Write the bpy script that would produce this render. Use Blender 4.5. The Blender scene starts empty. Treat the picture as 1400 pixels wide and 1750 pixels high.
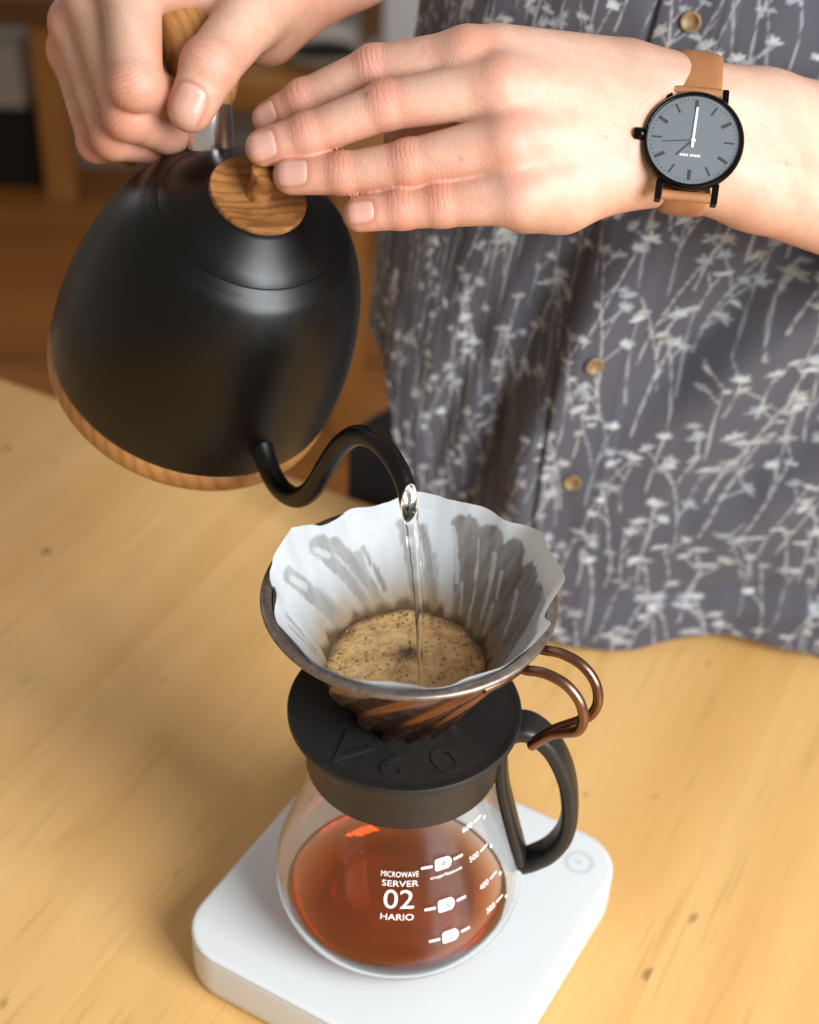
import bpy, math, random
import numpy as np
from mathutils import Vector, Matrix

# ---------------------------------------------------------------- camera, light, exposure
sc = bpy.context.scene
col = sc.collection
S = 0.001                                   # everything below is written in millimetres
CAM = np.array([-13.88, -484.11, 630.92])
FW = np.array([0.0207, 0.79656, -0.60421])
RT = np.array([0.99948, -0.00146, 0.03232])
UP = np.array([-0.02486, 0.60456, 0.79617])
cam = bpy.data.cameras.new('camera')
cam_ob = bpy.data.objects.new('camera', cam)
col.objects.link(cam_ob)
cam_ob.matrix_world = Matrix(((RT[0], UP[0], -FW[0], CAM[0]*S), (RT[1], UP[1], -FW[1], CAM[1]*S),
                              (RT[2], UP[2], -FW[2], CAM[2]*S), (0, 0, 0, 1)))
cam.sensor_fit = 'HORIZONTAL'
cam.sensor_width = 24.0
cam.lens = 46.26
cam.clip_start = 0.02
cam.clip_end = 50
cam.dof.use_dof = True
cam.dof.focus_distance = 0.632
cam.dof.aperture_fstop = 5.6
sc.camera = cam_ob

world = bpy.data.worlds.new('World')
sc.world = world
world.use_nodes = True
bg = world.node_tree.nodes['Background']
bg.inputs[0].default_value = (1.0, 0.87, 0.75, 1)
bg.inputs[1].default_value = 0.37

def area(name, loc, target, sx, sy, power, color):
    l = bpy.data.lights.new(name, 'AREA')
    l.shape = 'RECTANGLE'; l.size = sx; l.size_y = sy; l.energy = power; l.color = color
    o = bpy.data.objects.new(name, l); col.objects.link(o)
    o.location = loc
    o.rotation_euler = (Vector(target) - Vector(loc)).to_track_quat('-Z', 'Y').to_euler()
    return o

# a tall window of four panes to the front right of the table, another far behind on the left
WC = Vector((0.86, -0.88, 0.86))
wdir = Vector((WC.x, WC.y, 0)).normalized()
wt = Vector((-wdir.y, wdir.x, 0))
for i, off in enumerate((-0.30, -0.10, 0.10, 0.30)):
    p = WC + wt * off
    area('window_pane_light', p, p - wdir + Vector((0, 0, -0.45)), 0.145, 0.98, 12.0, (0.92, 0.965, 1.0))
area('rear_window_light', (-1.9, 2.2, 1.5), (-0.1, 0.1, 0.2), 0.9, 1.2, 7.0, (0.88, 0.94, 1.0))

sc.view_settings.view_transform = 'Standard'
sc.view_settings.look = 'None'
sc.view_settings.exposure = 0.06
sc.view_settings.gamma = 1.0
sc.view_settings.use_curve_mapping = False
sc.cycles.max_bounces = 16
sc.cycles.transmission_bounces = 12
sc.cycles.glossy_bounces = 6
sc.cycles.transparent_max_bounces = 12

rng = np.random.default_rng(7)
random.seed(7)

# ---------------------------------------------------------------- helpers
def mesh(name, V, F, mat=None, parent=None, smooth=True, col_attr=None, sharp=None):
    V = np.asarray(V, dtype=np.float64).reshape(-1, 3) * S
    me = bpy.data.meshes.new(name)
    if isinstance(F, np.ndarray):
        n = F.shape[1]; loops = F.reshape(-1).astype(np.int32)
        starts = np.arange(len(F), dtype=np.int32) * n
    else:
        lens = np.array([len(f) for f in F], dtype=np.int32)
        loops = np.fromiter((i for f in F for i in f), dtype=np.int32)
        starts = np.concatenate([[0], np.cumsum(lens)[:-1]]).astype(np.int32)
    me.vertices.add(len(V)); me.vertices.foreach_set('co', V.astype(np.float32).reshape(-1))
    me.loops.add(len(loops)); me.loops.foreach_set('vertex_index', loops)
    me.polygons.add(len(starts)); me.polygons.foreach_set('loop_start', starts)
    me.update(calc_edges=True); me.validate()
    me.polygons.foreach_set('use_smooth', np.full(len(me.polygons), bool(smooth)))
    if col_attr is not None:
        a = me.color_attributes.new('tint', 'FLOAT_COLOR', 'POINT')
        c = np.ones((len(V), 4), dtype=np.float32); c[:, :3] = col_attr
        a.data.foreach_set('color', c.reshape(-1))
    if sharp is not None and smooth:
        me.set_sharp_from_angle(angle=math.radians(sharp))
    if mat: me.materials.append(mat)
    o = bpy.data.objects.new(name, me); col.objects.link(o)
    if parent: o.parent = parent
    return o

def fix_normals(o):
    import bmesh
    bm = bmesh.new(); bm.from_mesh(o.data)
    bmesh.ops.remove_doubles(bm, verts=bm.verts, dist=1e-7)
    bmesh.ops.recalc_face_normals(bm, faces=bm.faces)
    bm.to_mesh(o.data); bm.free()

def tag(o, label, cat, group=None, kind=None):
    o['label'] = label; o['category'] = cat
    if group: o['group'] = group
    if kind: o['kind'] = kind
    return o

def thing(name, label, cat, loc=(0, 0, 0), R=None, group=None):
    o = bpy.data.objects.new(name, None); col.objects.link(o)
    o.empty_display_size = 0.02
    M = Matrix.Identity(4)
    if R is not None:
        for i in range(3):
            for j in range(3): M[i][j] = R[i][j]
    M.translation = Vector(loc) * S
    o.matrix_world = M
    return tag(o, label, cat, group)

def lathe(prof, n=96, closed=False, caps=True):
    """rings round z; prof = [(r, z)], r == 0 makes a pole"""
    V = []; rings = []
    for r, z in prof:
        if r <= 1e-6:
            rings.append([len(V)]); V.append((0, 0, z))
        else:
            a = np.arange(n) * 2 * np.pi / n
            rings.append(list(range(len(V), len(V) + n)))
            V.extend(np.stack([r*np.cos(a), r*np.sin(a), np.full(n, z)], 1).tolist())
    F = []
    m = len(rings)
    for i in range(m if closed else m - 1):
        A, Bq = rings[i], rings[(i + 1) % m]
        if len(A) == 1 and len(Bq) == 1: continue
        for j in range(n):
            k2 = (j + 1) % n
            if len(A) == 1: F.append((A[0], Bq[k2], Bq[j]))
            elif len(Bq) == 1: F.append((A[j], A[k2], Bq[0]))
            else: F.append((A[j], A[k2], Bq[k2], Bq[j]))
    return np.array(V), F

def catmull(P, per=10):
    P = np.asarray(P, float); out = []
    Q = np.vstack([2*P[0]-P[1], P, 2*P[-1]-P[-2]])
    for i in range(1, len(Q) - 2):
        p0, p1, p2, p3 = Q[i-1], Q[i], Q[i+1], Q[i+2]
        for t in np.arange(per) / per:
            out.append(.5*((2*p1)+(-p0+p2)*t+(2*p0-5*p1+4*p2-p3)*t*t+(-p0+3*p1-3*p2+p3)*t**3))
    out.append(P[-1])
    return np.array(out)

def frames(path, up0):
    T = np.gradient(path, axis=0); T /= np.linalg.norm(T, axis=1)[:, None]
    N = []; u = np.asarray(up0, float)
    for t in T:
        u = u - t*(u@t); u /= np.linalg.norm(u); N.append(u.copy())
    N = np.array(N); Bn = np.cross(T, N)
    return T, N, Bn

def tube(path, rad, n=16, up0=(0, 0, 1), rad2=None, cap=True, power=2.0):
    """swept section: rad along N, rad2 along B (superellipse power)"""
    path = np.asarray(path, float); m = len(path)
    rad = np.broadcast_to(np.asarray(rad, float), (m,)); rad2 = rad if rad2 is None else np.broadcast_to(np.asarray(rad2, float), (m,))
    T, N, Bn = frames(path, up0)
    a = np.arange(n)*2*np.pi/n
    ca, sa = np.cos(a), np.sin(a)
    cx = np.sign(ca)*np.abs(ca)**(2/power); sx = np.sign(sa)*np.abs(sa)**(2/power)
    V = (path[:, None, :] + N[:, None, :]*(rad[:, None]*cx)[..., None] + Bn[:, None, :]*(rad2[:, None]*sx)[..., None]).reshape(-1, 3)
    F = [(i*n+j, i*n+(j+1) % n, (i+1)*n+(j+1) % n, (i+1)*n+j) for i in range(m-1) for j in range(n)]
    if cap:
        F.append(tuple(range(n))[::-1]); F.append(tuple((m-1)*n+j for j in range(n)))
    return V, F

def join(*parts):
    V = []; F = []; o = 0
    for v, f in parts:
        v = np.asarray(v); V.append(v); F += [tuple(int(i)+o for i in q) for q in f]; o += len(v)
    return np.vstack(V), F

def box(x0, x1, y0, y1, z0, z1, c=0.0):
    """box with all edges chamfered by c"""
    if c <= 0:
        V = [(x, y, z) for z in (z0, z1) for y in (y0, y1) for x in (x0, x1)]
        return np.array(V, float), [(0, 2, 3, 1), (4, 5, 7, 6), (0, 1, 5, 4), (2, 6, 7, 3), (0, 4, 6, 2), (1, 3, 7, 5)]
    V = []; idx = {}
    X = (x0, x1); Y = (y0, y1); Z = (z0, z1)
    for i in (0, 1):
        for j in (0, 1):
            for k in (0, 1):
                sx, sy, sz = (c if i == 0 else -c), (c if j == 0 else -c), (c if k == 0 else -c)
                idx[i, j, k, 'x'] = len(V); V.append((X[i], Y[j]+sy, Z[k]+sz))
                idx[i, j, k, 'y'] = len(V); V.append((X[i]+sx, Y[j], Z[k]+sz))
                idx[i, j, k, 'z'] = len(V); V.append((X[i]+sx, Y[j]+sy, Z[k]))
    V = np.array(V, float); ctr = V.mean(0); F = []
    def add(f):
        p = V[list(f)]; nn = np.cross(p[1]-p[0], p[2]-p[0])
        F.append(tuple(f) if nn @ (p.mean(0)-ctr) > 0 else tuple(f)[::-1])
    for i in (0, 1):
        add([idx[i, 0, 0, 'x'], idx[i, 1, 0, 'x'], idx[i, 1, 1, 'x'], idx[i, 0, 1, 'x']])
        add([idx[0, i, 0, 'y'], idx[1, i, 0, 'y'], idx[1, i, 1, 'y'], idx[0, i, 1, 'y']])
        add([idx[0, 0, i, 'z'], idx[1, 0, i, 'z'], idx[1, 1, i, 'z'], idx[0, 1, i, 'z']])
        for j in (0, 1):
            add([idx[0, i, j, 'y'], idx[1, i, j, 'y'], idx[1, i, j, 'z'], idx[0, i, j, 'z']])
            add([idx[i, 0, j, 'x'], idx[i, 1, j, 'x'], idx[i, 1, j, 'z'], idx[i, 0, j, 'z']])
            add([idx[i, j, 0, 'x'], idx[i, j, 1, 'x'], idx[i, j, 1, 'y'], idx[i, j, 0, 'y']])
            for k in (0, 1):
                add([idx[i, j, k, 'x'], idx[i, j, k, 'y'], idx[i, j, k, 'z']])
    return V, F

def sstep(a, b, x):
    t = np.clip((x-a)/(b-a), 0, 1); return t*t*(3-2*t)

_nt = np.random.default_rng(3).random((64, 64))
def vnoise(x, y):
    x = np.asarray(x, float); y = np.asarray(y, float)
    xi = np.floor(x).astype(int); yi = np.floor(y).astype(int); fx = x-xi; fy = y-yi
    fx = fx*fx*(3-2*fx); fy = fy*fy*(3-2*fy)
    g = lambda a, b: _nt[a % 64, b % 64]
    return (g(xi, yi)*(1-fx)+g(xi+1, yi)*fx)*(1-fy)+(g(xi, yi+1)*(1-fx)+g(xi+1, yi+1)*fx)*fy - .5

# ---------------------------------------------------------------- materials
def newmat(name):
    m = bpy.data.materials.new(name); m.use_nodes = True
    nt = m.node_tree
    return m, nt, nt.nodes['Principled BSDF'], nt.nodes['Material Output']

def coords(nt, scale=(1, 1, 1), rand=False, loc=(0, 0, 0), rot=(0, 0, 0)):
    tc = nt.nodes.new('ShaderNodeTexCoord'); mp = nt.nodes.new('ShaderNodeMapping')
    mp.inputs['Scale'].default_value = scale; mp.inputs['Location'].default_value = loc
    mp.inputs['Rotation'].default_value = rot
    out = tc.outputs['Object']
    if rand:
        oi = nt.nodes.new('ShaderNodeObjectInfo'); ad = nt.nodes.new('ShaderNodeVectorMath'); ad.operation = 'ADD'
        mu = nt.nodes.new('ShaderNodeMath'); mu.operation = 'MULTIPLY'; mu.inputs[1].default_value = 7.3
        nt.links.new(oi.outputs['Random'], mu.inputs[0])
        nt.links.new(out, ad.inputs[0]); nt.links.new(mu.outputs[0], ad.inputs[1]); out = ad.outputs[0]
    nt.links.new(out, mp.inputs[0])
    return mp.outputs[0]

def noise(nt, vec, scale, detail=4, rough=.55, dist=0):
    n = nt.nodes.new('ShaderNodeTexNoise'); n.inputs['Scale'].default_value = scale
    n.inputs['Detail'].default_value = detail; n.inputs['Roughness'].default_value = rough; n.inputs['Distortion'].default_value = dist
    nt.links.new(vec, n.inputs['Vector']); return n.outputs[0]

def ramp(nt, fac, stops):
    r = nt.nodes.new('ShaderNodeValToRGB'); e = r.color_ramp.elements
    while len(e) < len(stops): e.new(.5)
    for i, (p, c) in enumerate(stops):
        e[i].position = p; e[i].color = (*c, 1) if len(c) == 3 else c
    nt.links.new(fac, r.inputs[0]); return r.outputs[0]

def mix(nt, fac, a, b, mode='MIX'):
    n = nt.nodes.new('ShaderNodeMix'); n.data_type = 'RGBA'; n.blend_type = mode
    for i, v in ((0, fac), (6, a), (7, b)):
        if isinstance(v, (int, float)): n.inputs[i].default_value = v
        elif isinstance(v, tuple): n.inputs[i].default_value = (*v, 1)
        else: nt.links.new(v, n.inputs[i])
    return n.outputs[2]

def bump(nt, p, h, dist=.0005, strength=.3):
    b = nt.nodes.new('ShaderNodeBump'); b.inputs['Strength'].default_value = strength; b.inputs['Distance'].default_value = dist
    nt.links.new(h, b.inputs['Height']); nt.links.new(b.outputs[0], p.inputs['Normal'])

def plain(name, c, rough=.5, metal=0.0, vary=.12, nscale=40, bstr=0.0, bscale=300, bdist=.0003, spec=.5, rvary=.0, coat=0.0):
    m, nt, p, out = newmat(name)
    v = coords(nt)
    n = noise(nt, v, nscale, 5)
    lo = tuple(x*(1-vary) for x in c); hi = tuple(min(1, x*(1+vary)) for x in c)
    nt.links.new(ramp(nt, n, [(.3, lo), (.7, hi)]), p.inputs['Base Color'])
    p.inputs['Roughness'].default_value = rough; p.inputs['Metallic'].default_value = metal
    p.inputs['Specular IOR Level'].default_value = spec
    p.inputs['Coat Weight'].default_value = coat
    if rvary:
        n2 = noise(nt, v, nscale*2.3, 6)
        r = ramp(nt, n2, [(.3, (rough-rvary,)*3), (.7, (rough+rvary,)*3)])
        nt.links.new(r, p.inputs['Roughness'])
    if bstr: bump(nt, p, noise(nt, v, bscale, 3), bdist, bstr)
    return m

def attr_mat(name, rough=.5, sss=0.0, sheen=0.0, nscale=120, nvary=.06, bstr=0.0, bscale=900, bdist=.0003, spec=.5):
    m, nt, p, out = newmat(name)
    a = nt.nodes.new('ShaderNodeVertexColor'); a.layer_name = 'tint'
    v = coords(nt)
    n = noise(nt, v, nscale, 4)
    c = mix(nt, 1.0, a.outputs[0], ramp(nt, n, [(.3, (1-nvary,)*3), (.7, (1+nvary if nvary < 0 else 1.0,)*3)]), 'MULTIPLY')
    nt.links.new(c, p.inputs['Base Color'])
    p.inputs['Roughness'].default_value = rough; p.inputs['Specular IOR Level'].default_value = spec
    if sss:
        p.inputs['Subsurface Weight'].default_value = sss
        p.inputs['Subsurface Radius'].default_value = (1.0, .32, .18); p.inputs['Subsurface Scale'].default_value = .0032
    p.inputs['Sheen Weight'].default_value = sheen
    if bstr: bump(nt, p, noise(nt, v, bscale, 3), bdist, bstr)
    return m

def wood(name, cols, stretch=(1, 1, 1), scale=30, rough=.45, bands=None, rand=False, dots=False, rot=(0, 0, 0), coat=0.0):
    """cols: three colours dark..light; stretch squeezes the grain axis"""
    m, nt, p, out = newmat(name)
    v = coords(nt, stretch, rand=rand, rot=rot)
    n1 = noise(nt, v, scale, 7, .6, .6)
    n2 = noise(nt, v, scale*.22, 3, .5, .3)
    c = ramp(nt, n1, [(.28, cols[0]), (.5, cols[1]), (.72, cols[2])])
    c = mix(nt, .55, c, ramp(nt, n2, [(.3, cols[0]), (.5, cols[1]), (.7, cols[2])]))
    if bands:
        w = nt.nodes.new('ShaderNodeTexWave'); w.wave_type = bands[3] if len(bands) > 3 else 'BANDS'; w.bands_direction = bands[4] if len(bands) > 4 else 'X'
        w.inputs['Scale'].default_value = bands[0]; w.inputs['Distortion'].default_value = bands[1]
        w.inputs['Detail'].default_value = 3; w.inputs['Detail Scale'].default_value = 1.2
        nt.links.new(v, w.inputs['Vector'])
        f = ramp(nt, w.outputs['Fac'], [(.45, (0, 0, 0)), (.9, (1, 1, 1))])
        mm = nt.nodes.new('ShaderNodeMath'); mm.operation = 'MULTIPLY'; mm.inputs[1].default_value = bands[2]
        nt.links.new(f, mm.inputs[0])
        c = mix(nt, mm.outputs[0], c, tuple(x*.42 for x in cols[0]))
    if dots:                                          # small knots, dents and dark stains
        v2 = coords(nt, (1, .45, 1), rand=rand)
        k = noise(nt, v2, 21, 2, .4, .2)
        c = mix(nt, ramp(nt, k, [(.70, (0, 0, 0)), (.82, (.34, .34, .34))]), c, tuple(x*.45 for x in cols[0]))
        k2 = noise(nt, coords(nt, (1, .5, 1), rand=rand, loc=(3.1, 1.7, 0)), 75, 1, .3, .1)
        c = mix(nt, ramp(nt, k2, [(.75, (0, 0, 0)), (.81, (.6, .6, .6))]), c, (.10, .055, .02))
    nt.links.new(c, p.inputs['Base Color'])
    p.inputs['Roughness'].default_value = rough
    rr_ = ramp(nt, noise(nt, v, scale*.5, 4), [(.3, (rough-.08,)*3), (.7, (rough+.08,)*3)])
    nt.links.new(rr_, p.inputs['Roughness'])
    p.inputs['Coat Weight'].default_value = coat; p.inputs['Coat Roughness'].default_value = .22
    pore = noise(nt, coords(nt, tuple(x if x == 1 else x*.5 for x in stretch), rand=rand, loc=(2, 5, 1)), scale*9, 3, .6)
    nt.links.new(mix(nt, ramp(nt, pore, [(.56, (0, 0, 0)), (.70, (.30, .30, .30))]), c, tuple(x*.62 for x in cols[0])), p.inputs['Base Color'])
    bump(nt, p, n1, .0002, .15)
    return m

def glass_mat(name, ior=1.47, tint=(1, 1, 1), rough=0.0):
    m, nt, p, out = newmat(name)
    p.inputs['Base Color'].default_value = (*tint, 1); p.inputs['Transmission Weight'].default_value = 1
    p.inputs['Roughness'].default_value = rough; p.inputs['IOR'].default_value = ior
    return m

M = {}
M['table'] = wood('honey_wood', [(.575, .31, .094), (.68, .40, .142), (.76, .485, .205)], (1, .085, 1), 30, .42, rand=True, dots=True, coat=.3)
M['table_under'] = wood('table_frame_wood', [(.30, .15, .05), (.4, .21, .08), (.46, .26, .1)], (1, 1, .15), 25, .5)
M['floor'] = wood('dark_floor_wood', [(.22, .075, .013), (.37, .138, .026), (.46, .19, .044)], (.12, 1, 1), 16, .45, rand=True)
M['chair'] = wood('chair_wood', [(.32, .135, .03), (.43, .195, .05), (.52, .255, .07)], (1, 1, .15), 20, .4)
M['chair_dark'] = wood('dark_rail_wood', [(.10, .04, .012), (.15, .065, .02), (.20, .09, .03)], (.15, 1, 1), 20, .45)
M['olive'] = wood('olive_wood', [(.12, .042, .011), (.29, .12, .033), (.42, .20, .063)], (1, .22, 1), 190, .38, bands=(85, 11.0, .42), rot=(0, 0, .6))
M['olive_grip'] = wood('olive_wood_grip', [(.26, .105, .026), (.44, .21, .06), (.54, .285, .095)], (.35, 1, 1), 110, .38, bands=(70, 5.0, .3, 'BANDS', 'Y'))
M['base_wood'] = wood('striped_base_wood', [(.27, .108, .03), (.38, .17, .05), (.46, .23, .076)], (1, 1, .6), 70, .45, bands=(60, 3.0, .32, 'BANDS', 'DIAGONAL'))
M['kettle_black'] = plain('matt_black_coating', (.0012, .001, .0008), .35, 0, .15, 60, .0, 2600, .0001, .33, .03)
M['steel'] = plain('polished_steel', (.78, .77, .76), .2, 1.0, .04, 60, 0)
M['black_plastic'] = plain('black_plastic', (.008, .0075, .007), .42, 0, .2, 70, .10, 1500, .0001, .5, .05)
M['black_rubber'] = plain('matt_black_plate', (.011, .0105, .010), .52, 0, .2, 90, .10, 1500, .0001, .4, .05)
M['scale'] = plain('white_plastic', (.64, .655, .66), .28, 0, .01, 20, 0, spec=.5)
M['scale_grey'] = plain('pale_grey_print', (.54, .56, .57), .4, 0, .02, 20)
M['digit'] = plain('dark_print', (.22, .20, .19), .5)
M['print'] = plain('white_glass_print', (.86, .86, .84), .5, 0, .02, 20)
M['glass'] = glass_mat('server_glass', 1.42, (.99, .997, .994))
M['water'] = glass_mat('water', 1.333)
M['bubble'] = plain('coffee_bubble', (.20, .105, .04), .12, 0, .5, 260, coat=.6)
M['case'] = plain('black_watch_metal', (.012, .012, .013), .22, .9, .1, 50)
M['dial'] = plain('sheen_grey_dial', (.135, .155, .172), .35, 0, .02, 40)  # base colour holds the window's blue-grey sheen on the watch glass
M['marker'] = plain('dark_hour_mark', (.045, .045, .042), .4, .3, .02, 40)
M['hand_white'] = plain('white_watch_hand', (.8, .82, .82), .3, .2, .02, 40)
M['hand_dark'] = plain('dark_watch_hand', (.06, .07, .075), .3, .3, .02, 40)
M['leather'] = plain('tan_leather', (.32, .135, .052), .5, 0, .10, 120, .25, 1400, .0003)
M['button'] = plain('horn_button', (.20, .125, .055), .45, 0, .3, 300)
M['trousers'] = plain('black_trouser_cloth', (.012, .012, .013), .85, 0, .2, 60, .3, 1500, .0004)
M['wall'] = plain('pale_grey_wall', (.42, .39, .35), .8, 0, .05, 6, .1, 200)
M['white_panel'] = plain('white_painted_panel', (.66, .69, .72), .6, 0, .03, 6)
M['pale_box'] = plain('pale_grey_card', (.42, .39, .35), .7, 0, .05, 8)
M['dark_box'] = plain('dark_fabric', (.010, .009, .008), .9, 0, .2, 20)
M['ceramic'] = plain('pale_ceramic', (.55, .52, .48), .3, 0, .03, 20)
M['skin'] = attr_mat('skin', .48, sss=.13, nscale=260, nvary=.07, spec=.38)
nt = M['skin'].node_tree; p = nt.nodes['Principled BSDF']
def mth(op, a, b=None):
    n = nt.nodes.new('ShaderNodeMath'); n.operation = op
    for i, v in enumerate((a, b)):
        if v is None: continue
        if isinstance(v, (int, float)): n.inputs[i].default_value = v
        else: nt.links.new(v, n.inputs[i])
    return n.outputs[0]
at = nt.nodes.new('ShaderNodeAttribute'); at.attribute_name = 'crease'
sx = nt.nodes.new('ShaderNodeSeparateXYZ'); nt.links.new(at.outputs['Vector'], sx.inputs[0])
vv = coords(nt)
ws_ = noise(nt, vv, 260, 2)
xx = mth('ADD', mth('MULTIPLY', sx.outputs[0], 1.25), mth('ADD', mth('MULTIPLY', ws_, 3.2), sx.outputs[2]))
gr = mth('MULTIPLY', mth('POWER', mth('ABSOLUTE', mth('COSINE', xx)), 9.0), sx.outputs[1])
fine = mth('MULTIPLY', noise(nt, vv, 1100, 4), .45)
vo = nt.nodes.new('ShaderNodeTexVoronoi'); vo.feature = 'DISTANCE_TO_EDGE'; vo.inputs['Scale'].default_value = 620
nt.links.new(vv, vo.inputs['Vector'])
cellh = mth('MULTIPLY', mth('MINIMUM', vo.outputs['Distance'], .22), 1.1)
hgt = mth('SUBTRACT', mth('ADD', fine, cellh), gr)
bump(nt, p, hgt, .0005, .42)
old = p.inputs['Base Color'].links[0].from_socket
nt.links.new(mix(nt, mth('MULTIPLY', gr, .16), old, (.36, .12, .07)), p.inputs['Base Color'])
M['nail'] = attr_mat('fingernail', .33, sss=.15, nscale=300, nvary=.03, spec=.5)
M['shirt'] = attr_mat('printed_cotton', .85, sheen=.15, nscale=1300, nvary=.16, bstr=.4, bscale=1500, bdist=.0003, spec=.2)

# copper that has darkened unevenly
m, nt, p, out = newmat('dark_copper'); v = coords(nt)
n = noise(nt, v, 30, 3, .5, .1)
nt.links.new(ramp(nt, n, [(.3, (.17, .095, .068)), (.52, (.22, .120, .084)), (.75, (.29, .16, .112))]), p.inputs['Base Color'])
p.inputs['Metallic'].default_value = 1.0
nt.links.new(ramp(nt, noise(nt, v, 160, 5), [(.3, (.24,)*3), (.7, (.42,)*3)]), p.inputs['Roughness'])
M['copper'] = m
m, nt, p, out = newmat('tarnished_rim'); v = coords(nt)
nt.links.new(ramp(nt, noise(nt, v, 300, 6, .65), [(.3, (.16, .125, .105)), (.7, (.30, .25, .22))]), p.inputs['Base Color'])
p.inputs['Metallic'].default_value = .85; p.inputs['Roughness'].default_value = .42
bump(nt, p, noise(nt, v, 1800, 3), .0001, .3)
M['rim'] = m

# brewed coffee: clear liquid that soaks up blue and green
m, nt, p, out = newmat('brewed_coffee')
p.inputs['Transmission Weight'].default_value = 1; p.inputs['Roughness'].default_value = 0; p.inputs['IOR'].default_value = 1.34
p.inputs['Base Color'].default_value = (1, 1, 1, 1)
va = nt.nodes.new('ShaderNodeVolumeAbsorption')
va.inputs['Color'].default_value = (.992, .44, .0, 1); va.inputs['Density'].default_value = 190
nt.links.new(va.outputs[0], out.inputs['Volume'])
M['coffee'] = m

# coffee foam on the slurry
m, nt, p, out = newmat('coffee_foam'); v = coords(nt)
n1 = noise(nt, v, 95, 6, .6, .5)
c = ramp(nt, n1, [(.28, (.32, .175, .068)), (.45, (.52, .31, .125)), (.72, (.68, .46, .225))])
sp = noise(nt, coords(nt, loc=(5, 2, 0)), 520, 2, .5, .3)
c = mix(nt, ramp(nt, sp, [(.63, (0, 0, 0)), (.70, (.85, .85, .85))]), c, (.07, .035, .014))
sp2 = noise(nt, coords(nt, loc=(1, 9, 0)), 170, 2, .5, .6)
c = mix(nt, ramp(nt, sp2, [(.66, (0, 0, 0)), (.74, (.8, .8, .8))]), c, (.09, .045, .018))
a = nt.nodes.new('ShaderNodeVertexColor'); a.layer_name = 'tint'
c = mix(nt, 1.0, c, a.outputs[0], 'MULTIPLY')
nt.links.new(c, p.inputs['Base Color']); p.inputs['Roughness'].default_value = .3
bump(nt, p, noise(nt, v, 900, 5), .0008, .6)
M['foam'] = m

# filter paper: diffuse plus a little light coming through, wet marks darker
m, nt, p, out = newmat('filter_paper'); v = coords(nt)
a = nt.nodes.new('ShaderNodeVertexColor'); a.layer_name = 'tint'
n = noise(nt, v, 420, 5)
c = mix(nt, 1.0, a.outputs[0], ramp(nt, n, [(.3, (.95, .95, .95)), (.7, (1, 1, 1))]), 'MULTIPLY')
nt.links.new(c, p.inputs['Base Color']); p.inputs['Roughness'].default_value = .7
p.inputs['Specular IOR Level'].default_value = .25
bump(nt, p, noise(nt, v, 900, 3), .0003, .35)
tr = nt.nodes.new('ShaderNodeBsdfTranslucent'); nt.links.new(c, tr.inputs[0])
ms = nt.nodes.new('ShaderNodeMixShader'); ms.inputs[0].default_value = .28
nt.links.new(p.outputs[0], ms.inputs[1]); nt.links.new(tr.outputs[0], ms.inputs[2]); nt.links.new(ms.outputs[0], out.inputs[0])
M['paper'] = m

# watch crystal: thin pane that mirrors a little and lets the rest through
m, nt, p, out = newmat('watch_crystal')
tb = nt.nodes.new('ShaderNodeBsdfTransparent'); gl = nt.nodes.new('ShaderNodeBsdfGlossy'); gl.inputs['Roughness'].default_value = .06
fr = nt.nodes.new('ShaderNodeFresnel'); fr.inputs[0].default_value = 1.7
ms = nt.nodes.new('ShaderNodeMixShader')
nt.links.new(fr.outputs[0], ms.inputs[0]); nt.links.new(tb.outputs[0], ms.inputs[1]); nt.links.new(gl.outputs[0], ms.inputs[2]); nt.links.new(ms.outputs[0], out.inputs[0])
M['crystal'] = m

# ---------------------------------------------------------------- the setting
UX = np.array([.888, -.459, 0]); VX = np.array([.459, .888, 0]); ZX = np.array([0, 0, 1.0])
RTAB = np.stack([UX/np.linalg.norm(UX), VX/np.linalg.norm(VX), ZX], 1)
FLOOR_Z = -740.0

fl = mesh('floor', *box(-2600, 2600, -1500, 2440, FLOOR_Z-40, FLOOR_Z-4), M['floor'], smooth=False)
fl['kind'] = 'structure'
pv, pf = box(-2600, 2600, -63, 63, -20, 0, 1.5)
p0 = None
for i in range(31):
    y = -1430 + i*127
    if p0 is None:
        p0 = mesh('plank', pv, pf, M['floor'], fl, smooth=False); o = p0
    else:
        o = p0.copy(); col.objects.link(o)
    o.location = (0, y*S, FLOOR_Z*S)
wl = mesh('wall_back', *box(-2600, 2600, 2444, 2540, FLOOR_Z-40, 900), M['wall'], smooth=False)
wl['kind'] = 'structure'
sk = mesh('skirting_board', *box(-2590, 2590, 2428, 2443, FLOOR_Z+1, FLOOR_Z+70, 3), M['wall'], wl, smooth=False)

# ---------------------------------------------------------------- table
TV = -320.0
tb_loc = VX*TV + np.array([0, 0, FLOOR_Z])
table = thing('table', 'honey coloured wooden table with scuffed boards under the coffee gear', 'table', tb_loc, RTAB)
TZ = -FLOOR_Z
bv, bf = box(-57.98, 57.98, -610, 306-TV, TZ-32, TZ, .18)
b0 = None
for i in range(-4, 9):
    u = -348 + 58 + i*116
    if b0 is None:
        b0 = mesh('board', bv, bf, M['table'], table, smooth=False); o = b0
    else:
        o = b0.copy(); col.objects.link(o)
    o.location = (u*S, 0, 0)
UA, UB = -348-4*116, -348+9*116
mesh('apron', *join(box(UA+40, UB-40, 560, 585, TZ-120, TZ-33, 1), box(UA+40, UB-40, -560, -535, TZ-120, TZ-33, 1)), M['table_under'], table, smooth=False)
for u in (UA+60, UB-60):
    for v_ in (-540, 560):
        mesh('leg', *box(u-30, u+30, v_-30, v_+30, 0, TZ-34, 3), M['table_under'], table, smooth=False)

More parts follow.
